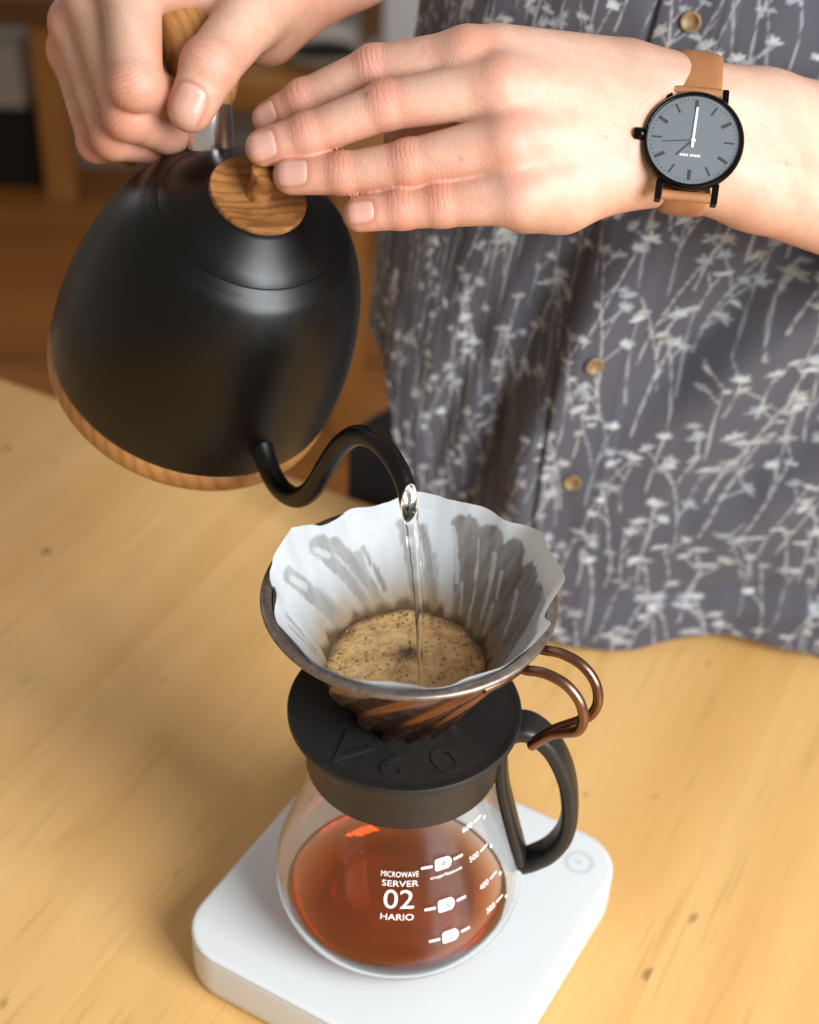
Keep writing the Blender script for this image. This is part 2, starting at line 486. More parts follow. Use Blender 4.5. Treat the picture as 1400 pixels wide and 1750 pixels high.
# ---------------------------------------------------------------- the blurred room behind
def post(parent, name, x0, x1, y0, y1, z0, z1, mat=None, c=4):
    return mesh(name, *box(x0, x1, y0, y1, z0, z1, c), mat or M['chair'], parent, smooth=False)

st = thing('wooden_stool', 'blurred wooden stool standing at far left behind the kettle', 'stool', (-620, 2300, FLOOR_Z))
post(st, 'leg', -36, 22, -30, 28, 0, 345); post(st, 'leg', -380, -322, -30, 28, 0, 345)
post(st, 'rail', -420, 330, -45, 45, 346, 400, M['chair_dark'])

bx_ = thing('black_block', 'black block on the floor behind the left stool leg', 'crate', (-790, 2350, FLOOR_Z))  # plain black block filling the dark area below the pale box
post(bx_, 'side', -150, 118, -20, 60, 0, 150, M['dark_box']); post(bx_, 'lid', -155, 123, -24, 64, 151, 158, M['dark_box'], 2)
pb = thing('pale_box', 'pale grey box resting on the black block at the far left', 'box', (-800, 2350, FLOOR_Z+158))
post(pb, 'carton', -140, 112, -15, 55, 0, 120, M['pale_box']); post(pb, 'lid', -144, 116, -19, 59, 121, 132, M['pale_box'], 2)

ch = thing('wooden_chair', 'blurred brown wooden chair between the right hand and the shirt', 'chair', (-150, 2150, FLOOR_Z))
post(ch, 'seat', -230, 118, -60, 180, 270, 330, M['chair'], 8)
for x, y in ((-210, -40), (70, -40), (-210, 130), (70, 130)):
    post(ch, 'leg', x, x+42, y, y+42, 0, 269)
post(ch, 'back_post', 88, 126, 60, 100, 331, 760, M['chair_dark']); post(ch, 'back_post', -226, -188, 60, 100, 331, 760, M['chair_dark'])
post(ch, 'back_rail', -187, 87, 66, 92, 620, 720, M['chair_dark'])
ds = thing('dish', 'blurred pale round dish with a dark middle on the chair seat', 'dish', (-125, 2190, FLOOR_Z+330))
mesh('bowl', *lathe([(0, 1), (45, 1), (75, 12), (92, 32), (94, 34), (90, 33), (72, 16), (44, 6), (0, 6)], 48), M['ceramic'], ds)
mesh('contents', *lathe([(0, 20), (30, 20), (46, 16), (60, 12), (40, 8), (0, 8)], 40), M['dark_box'], ds)
wp = thing('white_panel', 'pale blue white panel standing behind the shirt and the chair', 'panel', (50, 2330, FLOOR_Z))
post(wp, 'board', -70, 330, 0, 24, 0, 900, M['white_panel'], 3)
post(wp, 'edge_strip', -84, -71, -4, 28, 0, 900, M['white_panel'], 2)
sl = thing('brown_bench', 'blurred brown wooden bench just behind the black trousers', 'bench', (-60, 1500, FLOOR_Z))
post(sl, 'seat', -30, 420, 0, 260, 400, 440, M['chair'], 5)
for x, y in ((-26, 10), (370, 10), (-26, 210), (370, 210)):
    post(sl, 'leg', x, x+48, y, y+42, 0, 399)

# ---------------------------------------------------------------- scale
def rrect(h, rc, n=10):
    P = []
    for q, (sx, sy) in enumerate(((1, 1), (-1, 1), (-1, -1), (1, -1))):
        for i in range(n+1):
            a = q*np.pi/2 + i/n*np.pi/2
            P.append((sx*(h-rc)+rc*math.cos(a), sy*(h-rc)+rc*math.sin(a)))
    return np.array(P)
def stack(layers, rc):
    """layers (half, z) of rounded squares, closed top and bottom"""
    V = []; F = []; n = 0
    for h, z in layers:
        P = rrect(h, max(1, rc-(80-h))); n = len(P); V.append(np.column_stack([P, np.full(n, z)]))
    V = np.vstack(V)
    for i in range(len(layers)-1):
        for j in range(n): F.append((i*n+j, i*n+(j+1) % n, (i+1)*n+(j+1) % n, (i+1)*n+j))
    F.append(tuple(range(n))[::-1]); F.append(tuple((len(layers)-1)*n+j for j in range(n)))
    return V, F
a_ = math.radians(59.58)
RS = np.array([[math.cos(a_), -math.sin(a_), 0], [math.sin(a_), math.cos(a_), 0], [0, 0, 1]])
SCZ = 30.2
scale = thing('coffee_scale', 'white rounded square coffee scale under the glass server', 'scale', (5.1, 6.8, 0.3), RS)
mesh('body', *stack([(74, 0), (76, .2), (78.5, 1.5), (79.6, 4), (80, 8), (80, 24), (79.9, 26.2), (79.0, 26.6)], 24), M['scale'], scale, sharp=50)
mesh('top_plate', *stack([(78.6, 26.9), (79.7, 27.2), (80, 27.8), (80, 28.6), (79.6, 29.4), (78.8, 29.8), (77.5, 29.9)], 24), M['scale'], scale, sharp=50)
q_ = RS.T @ (np.array([89.4, 27.6, 0])-np.array([5.1, 6.8, 0]))
pm = mesh('power_mark', *join(lathe([(5.2, 30.0), (7.4, 30.0)], 40), lathe([(0, 30.02), (1.5, 30.02)], 20), box(-.4, .4, 1.2, 4, 29.9, 30.03)), M['scale_grey'], scale, smooth=False)
pm.location = (q_[0]*S, q_[1]*S, 0)

# ---------------------------------------------------------------- glass server
server = thing('glass_server', 'round glass coffee server with black handle standing on the white scale', 'coffee server', (0, 0, SCZ))
OUT = [(0, 1.8), (24, 1.5), (31, .6), (35, .25), (39.5, 1.4), (45, 4.6), (50.5, 10), (54.8, 17.5), (57, 25.5), (56.6, 33), (54.8, 41), (52, 50), (48, 62), (43.8, 76), (41, 88), (39.6, 97), (39.3, 104), (39.3, 122)]
OUTP = catmull([(r, z) for r, z in OUT], 4)
OUTP[0] = (0, 1.6)
OUTP = OUTP[(OUTP[:, 0] >= 0)]
dT = np.gradient(OUTP, axis=0); dT /= np.linalg.norm(dT, axis=1)[:, None]
INP = OUTP + np.stack([-dT[:, 1], dT[:, 0]], 1)*1.7
INP = INP[(INP[:, 0] > .5)]
prof = [tuple(p) for p in OUTP] + [(38.4, 122.8)] + [tuple(p) for p in INP[::-1]] + [(0, INP[0, 1])]
prof[0] = (0, prof[0][1])
g = mesh('glass_body', *lathe(prof, 128), M['glass'], server); fix_normals(g)
def glass_r(z):                                   # z above the scale
    return np.interp(z, OUTP[14:, 1], OUTP[14:, 0])
LEVEL = 14.5
cp = [(0, INP[0, 1]-.3)] + [(r+.25, z-.15) for r, z in INP if z < LEVEL-.6]
rl = float(np.interp(LEVEL, INP[14:40, 1], INP[14:40, 0]))+.25
cp += [(rl, LEVEL), (rl-.8, LEVEL-.35), (rl-2.5, LEVEL-.5), (0, LEVEL-.5)]
cf = mesh('brewed_coffee', *lathe(cp, 128), M['coffee']); fix_normals(cf)
cf.location = (0, 0, SCZ*S)
tag(cf, 'translucent amber brown coffee pooled inside the glass server', 'coffee')
mesh('collar', *lathe([(40.2, 100), (41.4, 99.6), (42.2, 100.4), (42.6, 110), (43.6, 122), (44.4, 126.6), (40, 126.6), (39.9, 112)], 96, closed=True), M['black_plastic'], server, sharp=40)
HA = math.radians(-6)
er = np.array([math.cos(HA), math.sin(HA), 0]); et = np.array([-math.sin(HA), math.cos(HA), 0])
outer = catmull([(42, 119), (48, 124.5), (55, 124), (64, 115), (71.5, 98), (75, 78), (74.2, 62), (69, 50), (62, 43), (56.6, 39.6)], 8)
inner = catmull([(42.4, 112), (43, 100), (45, 86), (49.8, 66), (53.5, 52), (56.4, 40.5)], 8)
def plane_path(P, e1, e2=np.array([0, 0, 1.0])): return P[:, :1]*e1 + P[:, 1:2]*e2
w_ = np.linspace(0, 1, len(outer))
hv = join(tube(plane_path(outer, er), 4.2-.6*w_, 20, er, 8.2-1.2*w_, power=3.2), tube(plane_path(inner, er), 3.0, 20, er, 6.6, power=3.2))
mesh('handle', *hv, M['black_plastic'], server, sharp=60)

# white print on the glass
def text_geo(body, size):
    cu = bpy.data.curves.new('t', 'FONT'); cu.body = body; cu.size = size; cu.resolution_u = 4
    ob = bpy.data.objects.new('t', cu); col.objects.link(ob)
    bpy.context.view_layer.update()
    me = ob.evaluated_get(bpy.context.evaluated_depsgraph_get()).to_mesh()
    V = np.array([v.co[:] for v in me.vertices]); F = [tuple(p.vertices) for p in me.polygons]
    ob.evaluated_get(bpy.context.evaluated_depsgraph_get()).to_mesh_clear()
    bpy.data.objects.remove(ob); bpy.data.curves.remove(cu)
    V = V[:, :2].copy()
    V -= (V.min(0)+V.max(0))/2
    return V, F
def fit(V, w, h):
    s_ = V.max(0)-V.min(0); return V*np.array([w/s_[0], h/s_[1]])
def on_glass(V2, az, z, off=.22):
    r0 = glass_r(z); dz = V2[:, 1]; zz = z + dz*.96
    rr_ = glass_r(zz)+off; th = math.radians(az)+V2[:, 0]/r0
    return np.column_stack([rr_*np.cos(th), rr_*np.sin(th), zz])
def glass_text(name, body, az, z, w, h, mat='print', off=.22, extra=None):
    V, F = text_geo(body, 10); V = fit(V, w, h)
    return mesh(name, on_glass(V, az, z, off), F, M[mat], server, smooth=False)
def rect2(x0, x1, y0, y1, nx=4):
    xs = np.linspace(x0, x1, nx); V = np.array([(x, y) for y in (y0, y1) for x in xs])
    return V, [(i, i+1, nx+i+1, nx+i) for i in range(nx-1)]
glass_text('lettering', 'MICROWAVE', -90.3, 104.6-SCZ, 16, 2.8)
glass_text('lettering', 'SERVER', -90, 100.2-SCZ, 15.5, 3.0)
glass_text('lettering', '02', -90.5, 92.8-SCZ, 12.8, 9.3)
glass_text('lettering', 'HARIO', -91, 84.4-SCZ, 14.2, 3.0)
for dg, az, z in (('4', -65.5, 107), ('3', -66, 87), ('2', -65.5, 71.6)):
    z -= SCZ
    hx = np.array([(-3.4, -3), (2.2, -3), (3.4, -1.8), (3.9, 0), (3.4, 1.8), (2.2, 3), (-3.4, 3), (-3.9, 2), (-3.9, -2)])
    V, F = join((np.column_stack([hx, hx[:, :1]*0]), [tuple(range(9))]),
                *[(np.column_stack([a, a[:, :1]*0]), f) for a, f in (rect2(-10, -5, -.6, .6), rect2(5, 9.6, -.6, .6))])
    mesh('cup_mark', on_glass(V[:, :2], az, z), F, M['print'], server, smooth=False)
    glass_text('digit', dg, az, z, 2.4, 3.6, 'digit', .42)
glass_text('lettering', "cup/tasse", -64, 101.3-SCZ, 15, 2.3)
for tx, az, z in (('600', -43.5, 118.8), ('500', -42, 102.4), ('400', -39.5, 86.4), ('300', -39, 73.6)):
    z -= SCZ
    V, F = text_geo(tx, 10); V = fit(V, 5.6, 2.8); V[:, 0] -= 2.5
    r2_ = rect2(1.6, 6.8, -.45, .45)
    a = np.linspace(0, 2*np.pi, 10, endpoint=False); dot = np.column_stack([9+np.cos(a)*.9, -3+np.sin(a)*.9])
    z3 = lambda q: np.column_stack([q, q[:, :1]*0])
    V, F = join((z3(V), F), (z3(r2_[0]), r2_[1]), (z3(dot), [tuple(range(10))]))
    mesh('volume_mark', on_glass(V[:, :2], az, z), F, M['print'], server, smooth=False)

# ---------------------------------------------------------------- dripper
DZ = 157.2
dripper = thing('pour_over_dripper', 'dark copper cone dripper with wire handle on a black base plate', 'dripper', (0, 0, DZ))
bp = mesh('base_plate', *lathe([(18, 0.2), (44, 0), (49.2, .3), (49.8, 1.2), (49.8, 3.2), (49.3, 4.1), (48.2, 4.2), (47, 3.7), (44, 3.6), (24, 3.5), (18, 3.0)], 128, closed=True), M['black_rubber'], dripper, sharp=45)
def extrude2(V2, F, z0, z1):
    n = len(V2); from collections import Counter
    V = np.vstack([np.column_stack([V2, np.full(n, z0)]), np.column_stack([V2, np.full(n, z1)])])
    E = Counter(); FF = []
    for f in F:
        FF.append(tuple(i+n for i in f))
        for a, b in zip(f, f[1:]+f[:1]): E[a, b] += 1
    for (a, b) in list(E):
        if (b, a) not in E: FF.append((a, b, b+n, a+n))
    return V, FF
for t_, az, w, h in (('V', -131, 16, 17), ('6', -97, 10.5, 14), ('0', -62, 11.5, 15)):
    V2, F = text_geo(t_, 10); V2 = fit(V2, w, h)
    a = math.radians(az+90); r0 = 36.0
    c0 = np.array([r0*math.cos(math.radians(az)), r0*math.sin(math.radians(az))])
    V2 = V2 @ np.array([[math.cos(a), math.sin(a)], [-math.sin(a), math.cos(a)]]) + c0
    mesh('embossed_letter', *extrude2(V2, F, 3.4, 4.15), M['black_rubber'], bp, smooth=False)
nz, na = 46, 480
zz = np.linspace(1.0, 62.6, nz); th = np.arange(na)*2*np.pi/na
Z, TH = np.meshgrid(zz, th, indexing='ij')
rc = 54.4-(62.6-Z)*.577
ph = 12*(TH + .020*(62.6-Z) + .35)
rib = np.tanh(2.2*np.sin(ph)) * 1.5 * sstep(62, 50, Z)
Ro = rc + 1.2 + rib
Vo = np.stack([Ro*np.cos(TH), Ro*np.sin(TH), Z], -1).reshape(-1, 3)
Ri = rc + .2
Vi = np.stack([Ri*np.cos(TH), Ri*np.sin(TH), Z], -1).reshape(-1, 3)
F = []
for i in range(nz-1):
    for j in range(na):
        k2 = (j+1) % na
        F.append((i*na+j, i*na+k2, (i+1)*na+k2, (i+1)*na+j))
o_ = nz*na
F += [tuple(x+o_ for x in f[::-1]) for f in F]
F += [(j, o_+j, o_+(j+1) % na, (j+1) % na) for j in range(na)]
mesh('cone', np.vstack([Vo, Vi]), F, M['copper'], dripper)
mesh('rim', *lathe([(55.0, 61.6), (55.2, 64.6), (55.9, 65.5), (58.6, 65.6), (59.5, 65.1), (59.8, 64.2), (59.3, 63.2), (57.4, 62.4), (56, 61.2)], 160, closed=True), M['rim'], dripper, sharp=60)
HB = math.radians(-33)
er2 = np.array([math.cos(HB), math.sin(HB), 0]); et2 = np.array([-math.sin(HB), math.cos(HB), 0])
parts = []
for s_ in (1, -1):
    Pp = [(56.5, 60.0, 7.1), (59, 60.4, 7), (66, 62.5, 6.8), (75, 61.5, 6.6), (81.5, 56, 6.4), (84, 47.5, 6), (82, 39.5, 5), (76, 33.5, 3.4), (70, 28, 2.2), (65, 21.5, 1.9), (61.5, 16.5, 1.9)]
    pth = catmull([r*er2 + np.array([0, 0, z]) + s_*t*et2 for r, z, t in Pp], 8)
    parts.append(tube(pth, 2.1, 14, (0, 0, 1)))
arc = []
for az in np.linspace(-41, -60, 8):
    a = math.radians(az); arc.append((56.2*math.cos(a), 56.2*math.sin(a), 60.0))
parts.append(tube(np.array(arc), 1.9, 12, (0, 0, 1)))
mesh('wire_handle', *join(*parts), M['copper'], dripper, sharp=60)

# ---------------------------------------------------------------- filter paper
EDGE = [(-180, 226), (-174, 223.5), (-165, 223.2), (-150, 223.8), (-135, 225.2), (-122, 224.2), (-110, 226), (-102, 224.6), (-90, 226.2), (-82, 225.0), (-74, 228.5), (-67, 229), (-60, 226.0), (-54, 226.5), (-47, 232.5), (-40, 236), (-33, 235.5), (-27, 236), (-21, 231), (-17, 229), (-12, 232.5), (-7, 235), (-2, 235.5), (5, 235), (12, 236), (20, 237), (27, 237), (33, 234.5), (40, 233.5), (52, 233.2), (66, 233), (80, 232.8), (92, 231.8), (102, 230.5), (110, 228), (118, 225.6), (126, 226.2), (136, 229.5), (146, 231.5), (156, 231.5), (164, 230), (172, 227), (180, 224)]
na = 720; nh = 130
az = -180 + np.arange(na)*360/na
ea = np.array(EDGE); ze = np.interp(az, ea[:, 0], ea[:, 1]); ze = ze-3.4*sstep(224, 229, ze) + .55*np.sin(np.radians(az)*13+.6)*sstep(222.5, 226, ze)
ker = np.hanning(15); ker /= ker.sum(); ze = np.convolve(np.concatenate([ze[-7:], ze, ze[:7]]), ker, 'valid')
ze += .35*vnoise(az/3.1, az*0+3)
t = np.linspace(0, 1, nh)
Zp = 168 + (ze[None, :]-168)*t[:, None]
AZ = np.broadcast_to(az[None, :], Zp.shape); A = np.radians(AZ)
Rp = 52.3 + (Zp-219)*.577
over = sstep(212, 232, Zp)
Rp = Rp + over*((.9+.8*vnoise(A*1.3+5, A*0))*np.sin(A*13+.6)+.8*np.sin(A*9+1.3)+.9*np.sin(A*5+.4)+1.6*vnoise(A*4.5+3, A*0+2)+1.0*vnoise(A*9+1, A*0+5)) + .35*vnoise(AZ/6, Zp/9)
Rp = np.where(Zp < 223.5, np.minimum(Rp, 52.9+(Zp-219)*.577), Rp)
wet = np.zeros_like(Zp)
STREAKS = [((136, 218), (113, 186), 4.6, .72), ((128, 217), (108, 188), 2.0, .78), ((162, 217), (144, 188), 3.8, .72), ((-175, 214), (-176, 194), 1.0, .7), ((-168, 213), (-172, 194), .8, .65), ((150, 203), (138, 186), 2.5, .5),
           ((114, 211), (105, 194), 1.0, .9), ((118, 208), (116, 193), 3.0, .6), ((93, 218), (83, 187), 2.2, .7), ((84, 217), (69, 186), 1.7, .85), ((78, 206), (70, 186), 3.0, .55),
           ((63, 221), (48, 186), 5.0, .95), ((49.5, 221), (31, 186), 5.4, .95), ((40, 217), (25, 186), 5.0, .95), ((35, 221), (17, 186), 5.0, .95), ((27, 215), (5, 186), 5.0, .95), ((19, 220), (-8, 188), 4.6, .9), ((8, 219), (-19, 197), 3.2, .8), ((2, 213), (-14, 190), 4, .8)]
DRY = [((44, 216), (33, 193), 1.2), ((36, 212), (30, 203), .9), ((20, 211), (6, 198), 1.3), ((56, 200), (50, 190), .9), ((139, 217), (134, 213), 1.4), ((130, 212), (116, 192), .8), ((162, 216), (156, 209), 1.5), ((69, 219), (59, 200), .9), ((30, 200), (24, 190), 1.6)]
def seg_d(p0, p1):
    rm = 45.0; x = np.radians(AZ)*rm; y = Zp*1.155
    ax, ay = math.radians(p0[0])*rm, p0[1]*1.155; bx, by = math.radians(p1[0])*rm, p1[1]*1.155
    dx, dy = bx-ax, by-ay; tt = np.clip(((x-ax)*dx+(y-ay)*dy)/(dx*dx+dy*dy), 0, 1)
    return np.hypot(x-ax-tt*dx, y-ay-tt*dy), tt
wob = 1.3*vnoise(AZ/1.6, Zp/5)+.9*vnoise(AZ/.7, Zp/2.2)
dark = np.zeros_like(Zp)
for p0_, p1_, hw, s_ in STREAKS:
    d, tt = seg_d(p0_, p1_); w = s_*(.8+.35*vnoise(AZ/3+hw, Zp/9))*sstep(hw+.9, hw-.6, d+wob)
    dark = np.maximum(dark, w)
for p0_, p1_, hw in DRY:
    d, tt = seg_d(p0_, p1_); dark *= 1-.72*sstep(hw+.4, hw-.4, d+wob*.6)
damp = sstep(214, 186, Zp + 10*vnoise(AZ/14, AZ*0+9) + 4*vnoise(AZ/4, Zp/12))
tan = sstep(200, 186.5, Zp + 6*vnoise(AZ/9, AZ*0+4) + 3*vnoise(AZ/2.5, Zp/4))
ring = sstep(190.5, 186, Zp + 5*vnoise(AZ/5, AZ*0+7))
rightness = sstep(100, 40, np.abs(AZ-25))
dry_c = np.array([.58, .605, .625]); damp_c = np.array([.38, .355, .31]); tan_c = np.array([.47, .31, .15]); ring_c = np.array([.10, .05, .018])
wl_c = np.array([.20, .19, .165]); wr_c = np.array([.145, .106, .074])
c = dry_c + (damp_c-dry_c)*(.8*damp)[..., None]
wc = wl_c + (wr_c-wl_c)*rightness[..., None]
c = c + (wc-c)*dark[..., None]
c = c + (tan_c*(1-.35*rightness[..., None]*dark[..., None])-c)*(.70*tan)[..., None]
c = c + (ring_c-c)*(.85*ring)[..., None]
V = np.stack([Rp*np.cos(A), Rp*np.sin(A), Zp], -1).reshape(-1, 3)
F = np.array([(i*na+j, i*na+(j+1) % na, (i+1)*na+(j+1) % na, (i+1)*na+j) for i in range(nh-1) for j in range(na)])
fp = mesh('filter_paper', V-np.array([0, 0, 168]), F, M['paper'], col_attr=c.reshape(-1, 3))
fp.location = (0, 0, 168*S)
tag(fp, 'white paper filter with grey and brown wet streaks lining the copper cone', 'paper filter')

# ---------------------------------------------------------------- coffee bed and water
nr, na2 = 60, 200
R_, A_ = np.meshgrid(np.linspace(0, 1, nr)**.8*33.2, np.arange(na2)*2*np.pi/na2, indexing='ij')
X, Y = R_*np.cos(A_), R_*np.sin(A_)
hz = 185 + 1.0*vnoise(X/6+9, Y/6) + .7*vnoise(X/2.2, Y/2.2) + .35*vnoise(X/.9+4, Y/.9) + .6*sstep(27, 33, R_)
dd = np.hypot(X-1.0, Y-6.0)
hz -= 1.2*np.exp(-(np.hypot(X-6, Y+12)/5)**2)
tint = 1 - .72*np.exp(-(dd/4.6)**2)*(.6+.8*np.clip(vnoise(X/1.4, Y/1.4)+.5, 0, 1)) - .30*np.exp(-(dd/9)**2)
edge = sstep(27.5, 32.5, R_ + 4*vnoise(A_*3.2, R_*0)+2*vnoise(A_*9, R_/3))*sstep(-60, 10, np.degrees(np.arctan2(Y, X))+60*(Y < 0))
tint = np.clip(tint*(1-.62*edge*(Y > -12))*(1-.45*sstep(30, 33, R_)), .12, 1)
hz += .55*np.sin(np.hypot(X-6.2, Y+15.5)*1.5)*np.exp(-np.hypot(X-6.2, Y+15.5)/7)
V = np.stack([X, Y, hz], -1).reshape(-1, 3)
F = np.array([(i*na2+j, (i+1)*na2+j, (i+1)*na2+(j+1) % na2, i*na2+(j+1) % na2) for i in range(nr-1) for j in range(na2)])
Vd = V.copy(); Vd[:, 2] = 172; Vd[:, :2] *= .75
n0 = len(V)
Fs = [((nr-1)*na2+j, n0+(nr-1)*na2+j, n0+(nr-1)*na2+(j+1) % na2, (nr-1)*na2+(j+1) % na2) for j in range(na2)]
FF = np.vstack([F, F[:, ::-1]+n0, np.array(Fs)])
slurry = mesh('coffee_slurry', np.vstack([V, Vd])-np.array([0, 0, 172]), FF, M['foam'], col_attr=np.repeat(np.concatenate([tint.reshape(-1)]*2)[:, None], 3, 1))
slurry.location = (0, 0, 172*S)
rb = np.random.default_rng(5); bl = []
hv_, hf_ = lathe([(1, -.2), (.94, .25), (.72, .6), (.38, .82), (0, .9)], 10)
for i in range(260):
    rr_ = 32.4*math.sqrt(rb.random()) if i % 3 else rb.uniform(27, 32.2); aa = rb.uniform(0, 2*math.pi)
    sz = rb.uniform(.22, .6)*(1.7 if rb.random() < .12 else 1)
    x_, y_ = rr_*math.cos(aa), rr_*math.sin(aa); z_ = float(hz.reshape(-1)[np.argmin((X.reshape(-1)-x_)**2+(Y.reshape(-1)-y_)**2)])
    bl.append((hv_*sz+np.array([x_, y_, z_-172]), hf_))
bV, bF = join(*bl)
bub = mesh('foam_bubbles', bV, bF, M['bubble'], slurry); bub['kind'] = 'stuff'
tag(slurry, 'tan foamy coffee slurry with dark specks inside the paper filter', 'coffee')

def ws(t): return np.array([-1.2+7.6*t, 1.5-18.5*t, 263.5-79.5*(.5*t+.5*t*t)])
tt = np.linspace(0, 1, 70); path = np.array([ws(t) for t in tt])
rad = 2.9-1.5*sstep(0, .75, tt) + .16*np.sin(tt*40)*(1-tt*.6) + .22*vnoise(tt*22, tt*0+2)
rad2 = 2.3-.9*sstep(0, .7, tt) + .2*np.sin(tt*33+1.2)*(1-tt*.6)
wv, wf = tube(path, rad, 20, (1, 0, 0), rad2)
wob3 = .35*np.sin(np.repeat(tt, 20)*55 + np.tile(np.arange(20)*2*np.pi/20, 70)*2)*(1-np.repeat(tt, 20)*.7)
ctr = np.repeat(path, 20, 0); dv = wv-ctr; wv = ctr + dv*(1+.12*wob3[:, None])
wo = mesh('water_stream', wv-path[-1], wf, M['water']); wo.location = Vector(path[-1])*S; fix_normals(wo)
tag(wo, 'thin clear stream of water falling from the gooseneck spout', 'water')

# ---------------------------------------------------------------- kettle
KB = np.array([-105.67, 162.31, 220.27]); KK = np.array([.30559, -.29994, .90369]); KS = np.array([.42918, -.80381, -.41193])
KK /= np.linalg.norm(KK); KS -= KK*(KS@KK); KS /= np.linalg.norm(KS); KN = np.cross(KK, KS)
RK = np.stack([KS, KN, KK], 1)
kettle = thing('gooseneck_kettle', 'matt black gooseneck kettle with olive wood knob, tilted to pour', 'kettle', KB, RK)
mesh('base_ring', *lathe([(0, 0), (63, 0), (66.8, .8), (68.2, 2.4), (68.6, 5), (68.7, 13.6), (68.0, 14.4), (60, 14.5)], 160), M['base_wood'], kettle, sharp=50)
bprof = catmull([(68.9, 15.2), (69.0, 24), (68.6, 36), (66.8, 52), (64.0, 67), (60.2, 81), (55, 94), (48.4, 105), (43.4, 109.9), (40.3, 112.4)], 8)
mesh('body', *lathe([(60, 14.6), (68.3, 14.6)] + [tuple(p) for p in bprof] + [(39.85, 112.6), (39.8, 108)], 160), M['kettle_black'], kettle, sharp=60)
lid = mesh('lid', *lathe([(39.6, 108), (39.72, 112.6), (39.6, 112.85), (34, 117.0), (28, 120.7), (23, 123.7), (21.2, 124.7), (19, 124.8), (0, 124.8)], 128), M['kettle_black'], kettle, sharp=60)
knob = mesh('knob', *lathe([(20.6, 123.6), (21.0, 124.8), (21.1, 126.9), (20.6, 127.6), (18, 127.2), (12, 126.2), (7.5, 125.8), (5.9, 126.4), (5.2, 129), (5.1, 133), (5.8, 137), (6.6, 139.4), (6.2, 140.6), (4.5, 141.2), (0, 141.3)], 96), M['olive'], kettle, sharp=50)
sp = catmull([(55, 38), (63, 36), (71, 33.5), (80, 32.2), (89, 34), (97.5, 40), (103.5, 49), (107, 62), (107.8, 80), (109.2, 96), (113.6, 109.5), (121.5, 119.5), (131, 125.2), (141, 127.2), (149, 126.2), (155, 122.8)], 8)
path = np.column_stack([sp[:, 0], sp[:, 0]*0, sp[:, 1]])
n_ = len(path); w_ = np.linspace(0, 1, n_)
rad = np.interp(w_, [0, .06, .15, .6, 1], [7.5, 5.8, 4.9, 4.4, 3.7])
V, F = tube(path, rad, 24, (0, 0, 1), cap=False)
T, N, Bn = frames(path, (0, 0, 1))
BEV = 2.0
def bevel_end(V, nring, r):
    V = V.copy()
    o = V[-nring:]-path[-1]; k_ = o@N[-1]
    V[-nring:] -= np.outer(k_*BEV, T[-1]); return V
V = bevel_end(V, 24, 3.7)
# the ring before the cut follows part of the way
for q in range(2, 10):
    sl_ = slice(len(V)-24*q, len(V)-24*(q-1)); o = V[sl_]-path[-q]; lim = np.minimum(0, -(o@N[-q])*BEV + np.linalg.norm(path[-1]-path[-q]))
    V[sl_] += np.outer(lim, T[-q])
spout = mesh('spout', V, F, M['kettle_black'], kettle)
V2, F2 = tube(path[-14:], 3.05, 24, N[-14], cap=False)
V2 = bevel_end(V2, 24, 3.05)
for q in range(2, 10):
    sl_ = slice(len(V2)-24*q, len(V2)-24*(q-1)); o = V2[sl_]-path[-q]; lim = np.minimum(0, -(o@N[-q])*BEV + np.linalg.norm(path[-1]-path[-q]))
    V2[sl_] += np.outer(lim, T[-q])
lipV = np.vstack([V2, V[-24:]]); L2 = len(V2)
lipF = [f[::-1] for f in F2] + [(L2-24+j, L2-24+(j+1) % 24, L2+(j+1) % 24, L2+j) for j in range(24)]
mesh('steel_lip', lipV, lipF, M['steel'], spout)
fpth = np.array([(-38, 0, 102), (-44, 0, 110), (-50, 0, 117.5), (-55.5, 0, 124)])
mesh('ferrule', *tube(fpth, 10.2, 40, (0, 1, 0)), M['steel'], kettle, sharp=40)
hp = catmull([(-54.5, 121.6), (-58, 126), (-64, 132), (-74, 138), (-86, 140), (-99, 136), (-110, 125), (-117, 108), (-120, 90), (-121, 76)], 8)
hpath = np.column_stack([hp[:, 0], hp[:, 0]*0, hp[:, 1]])
w_ = np.linspace(0, 1, len(hpath))
mesh('grip', *tube(hpath, np.interp(w_, [0, .12, .35, .8, 1], [9.6, 11.5, 12.5, 11.5, 8]), 40, (0, 0, 1), np.interp(w_, [0, .1, .3, .8, 1], [9.8, 13, 17.5, 15, 9])), M['olive_grip'], kettle, sharp=60)

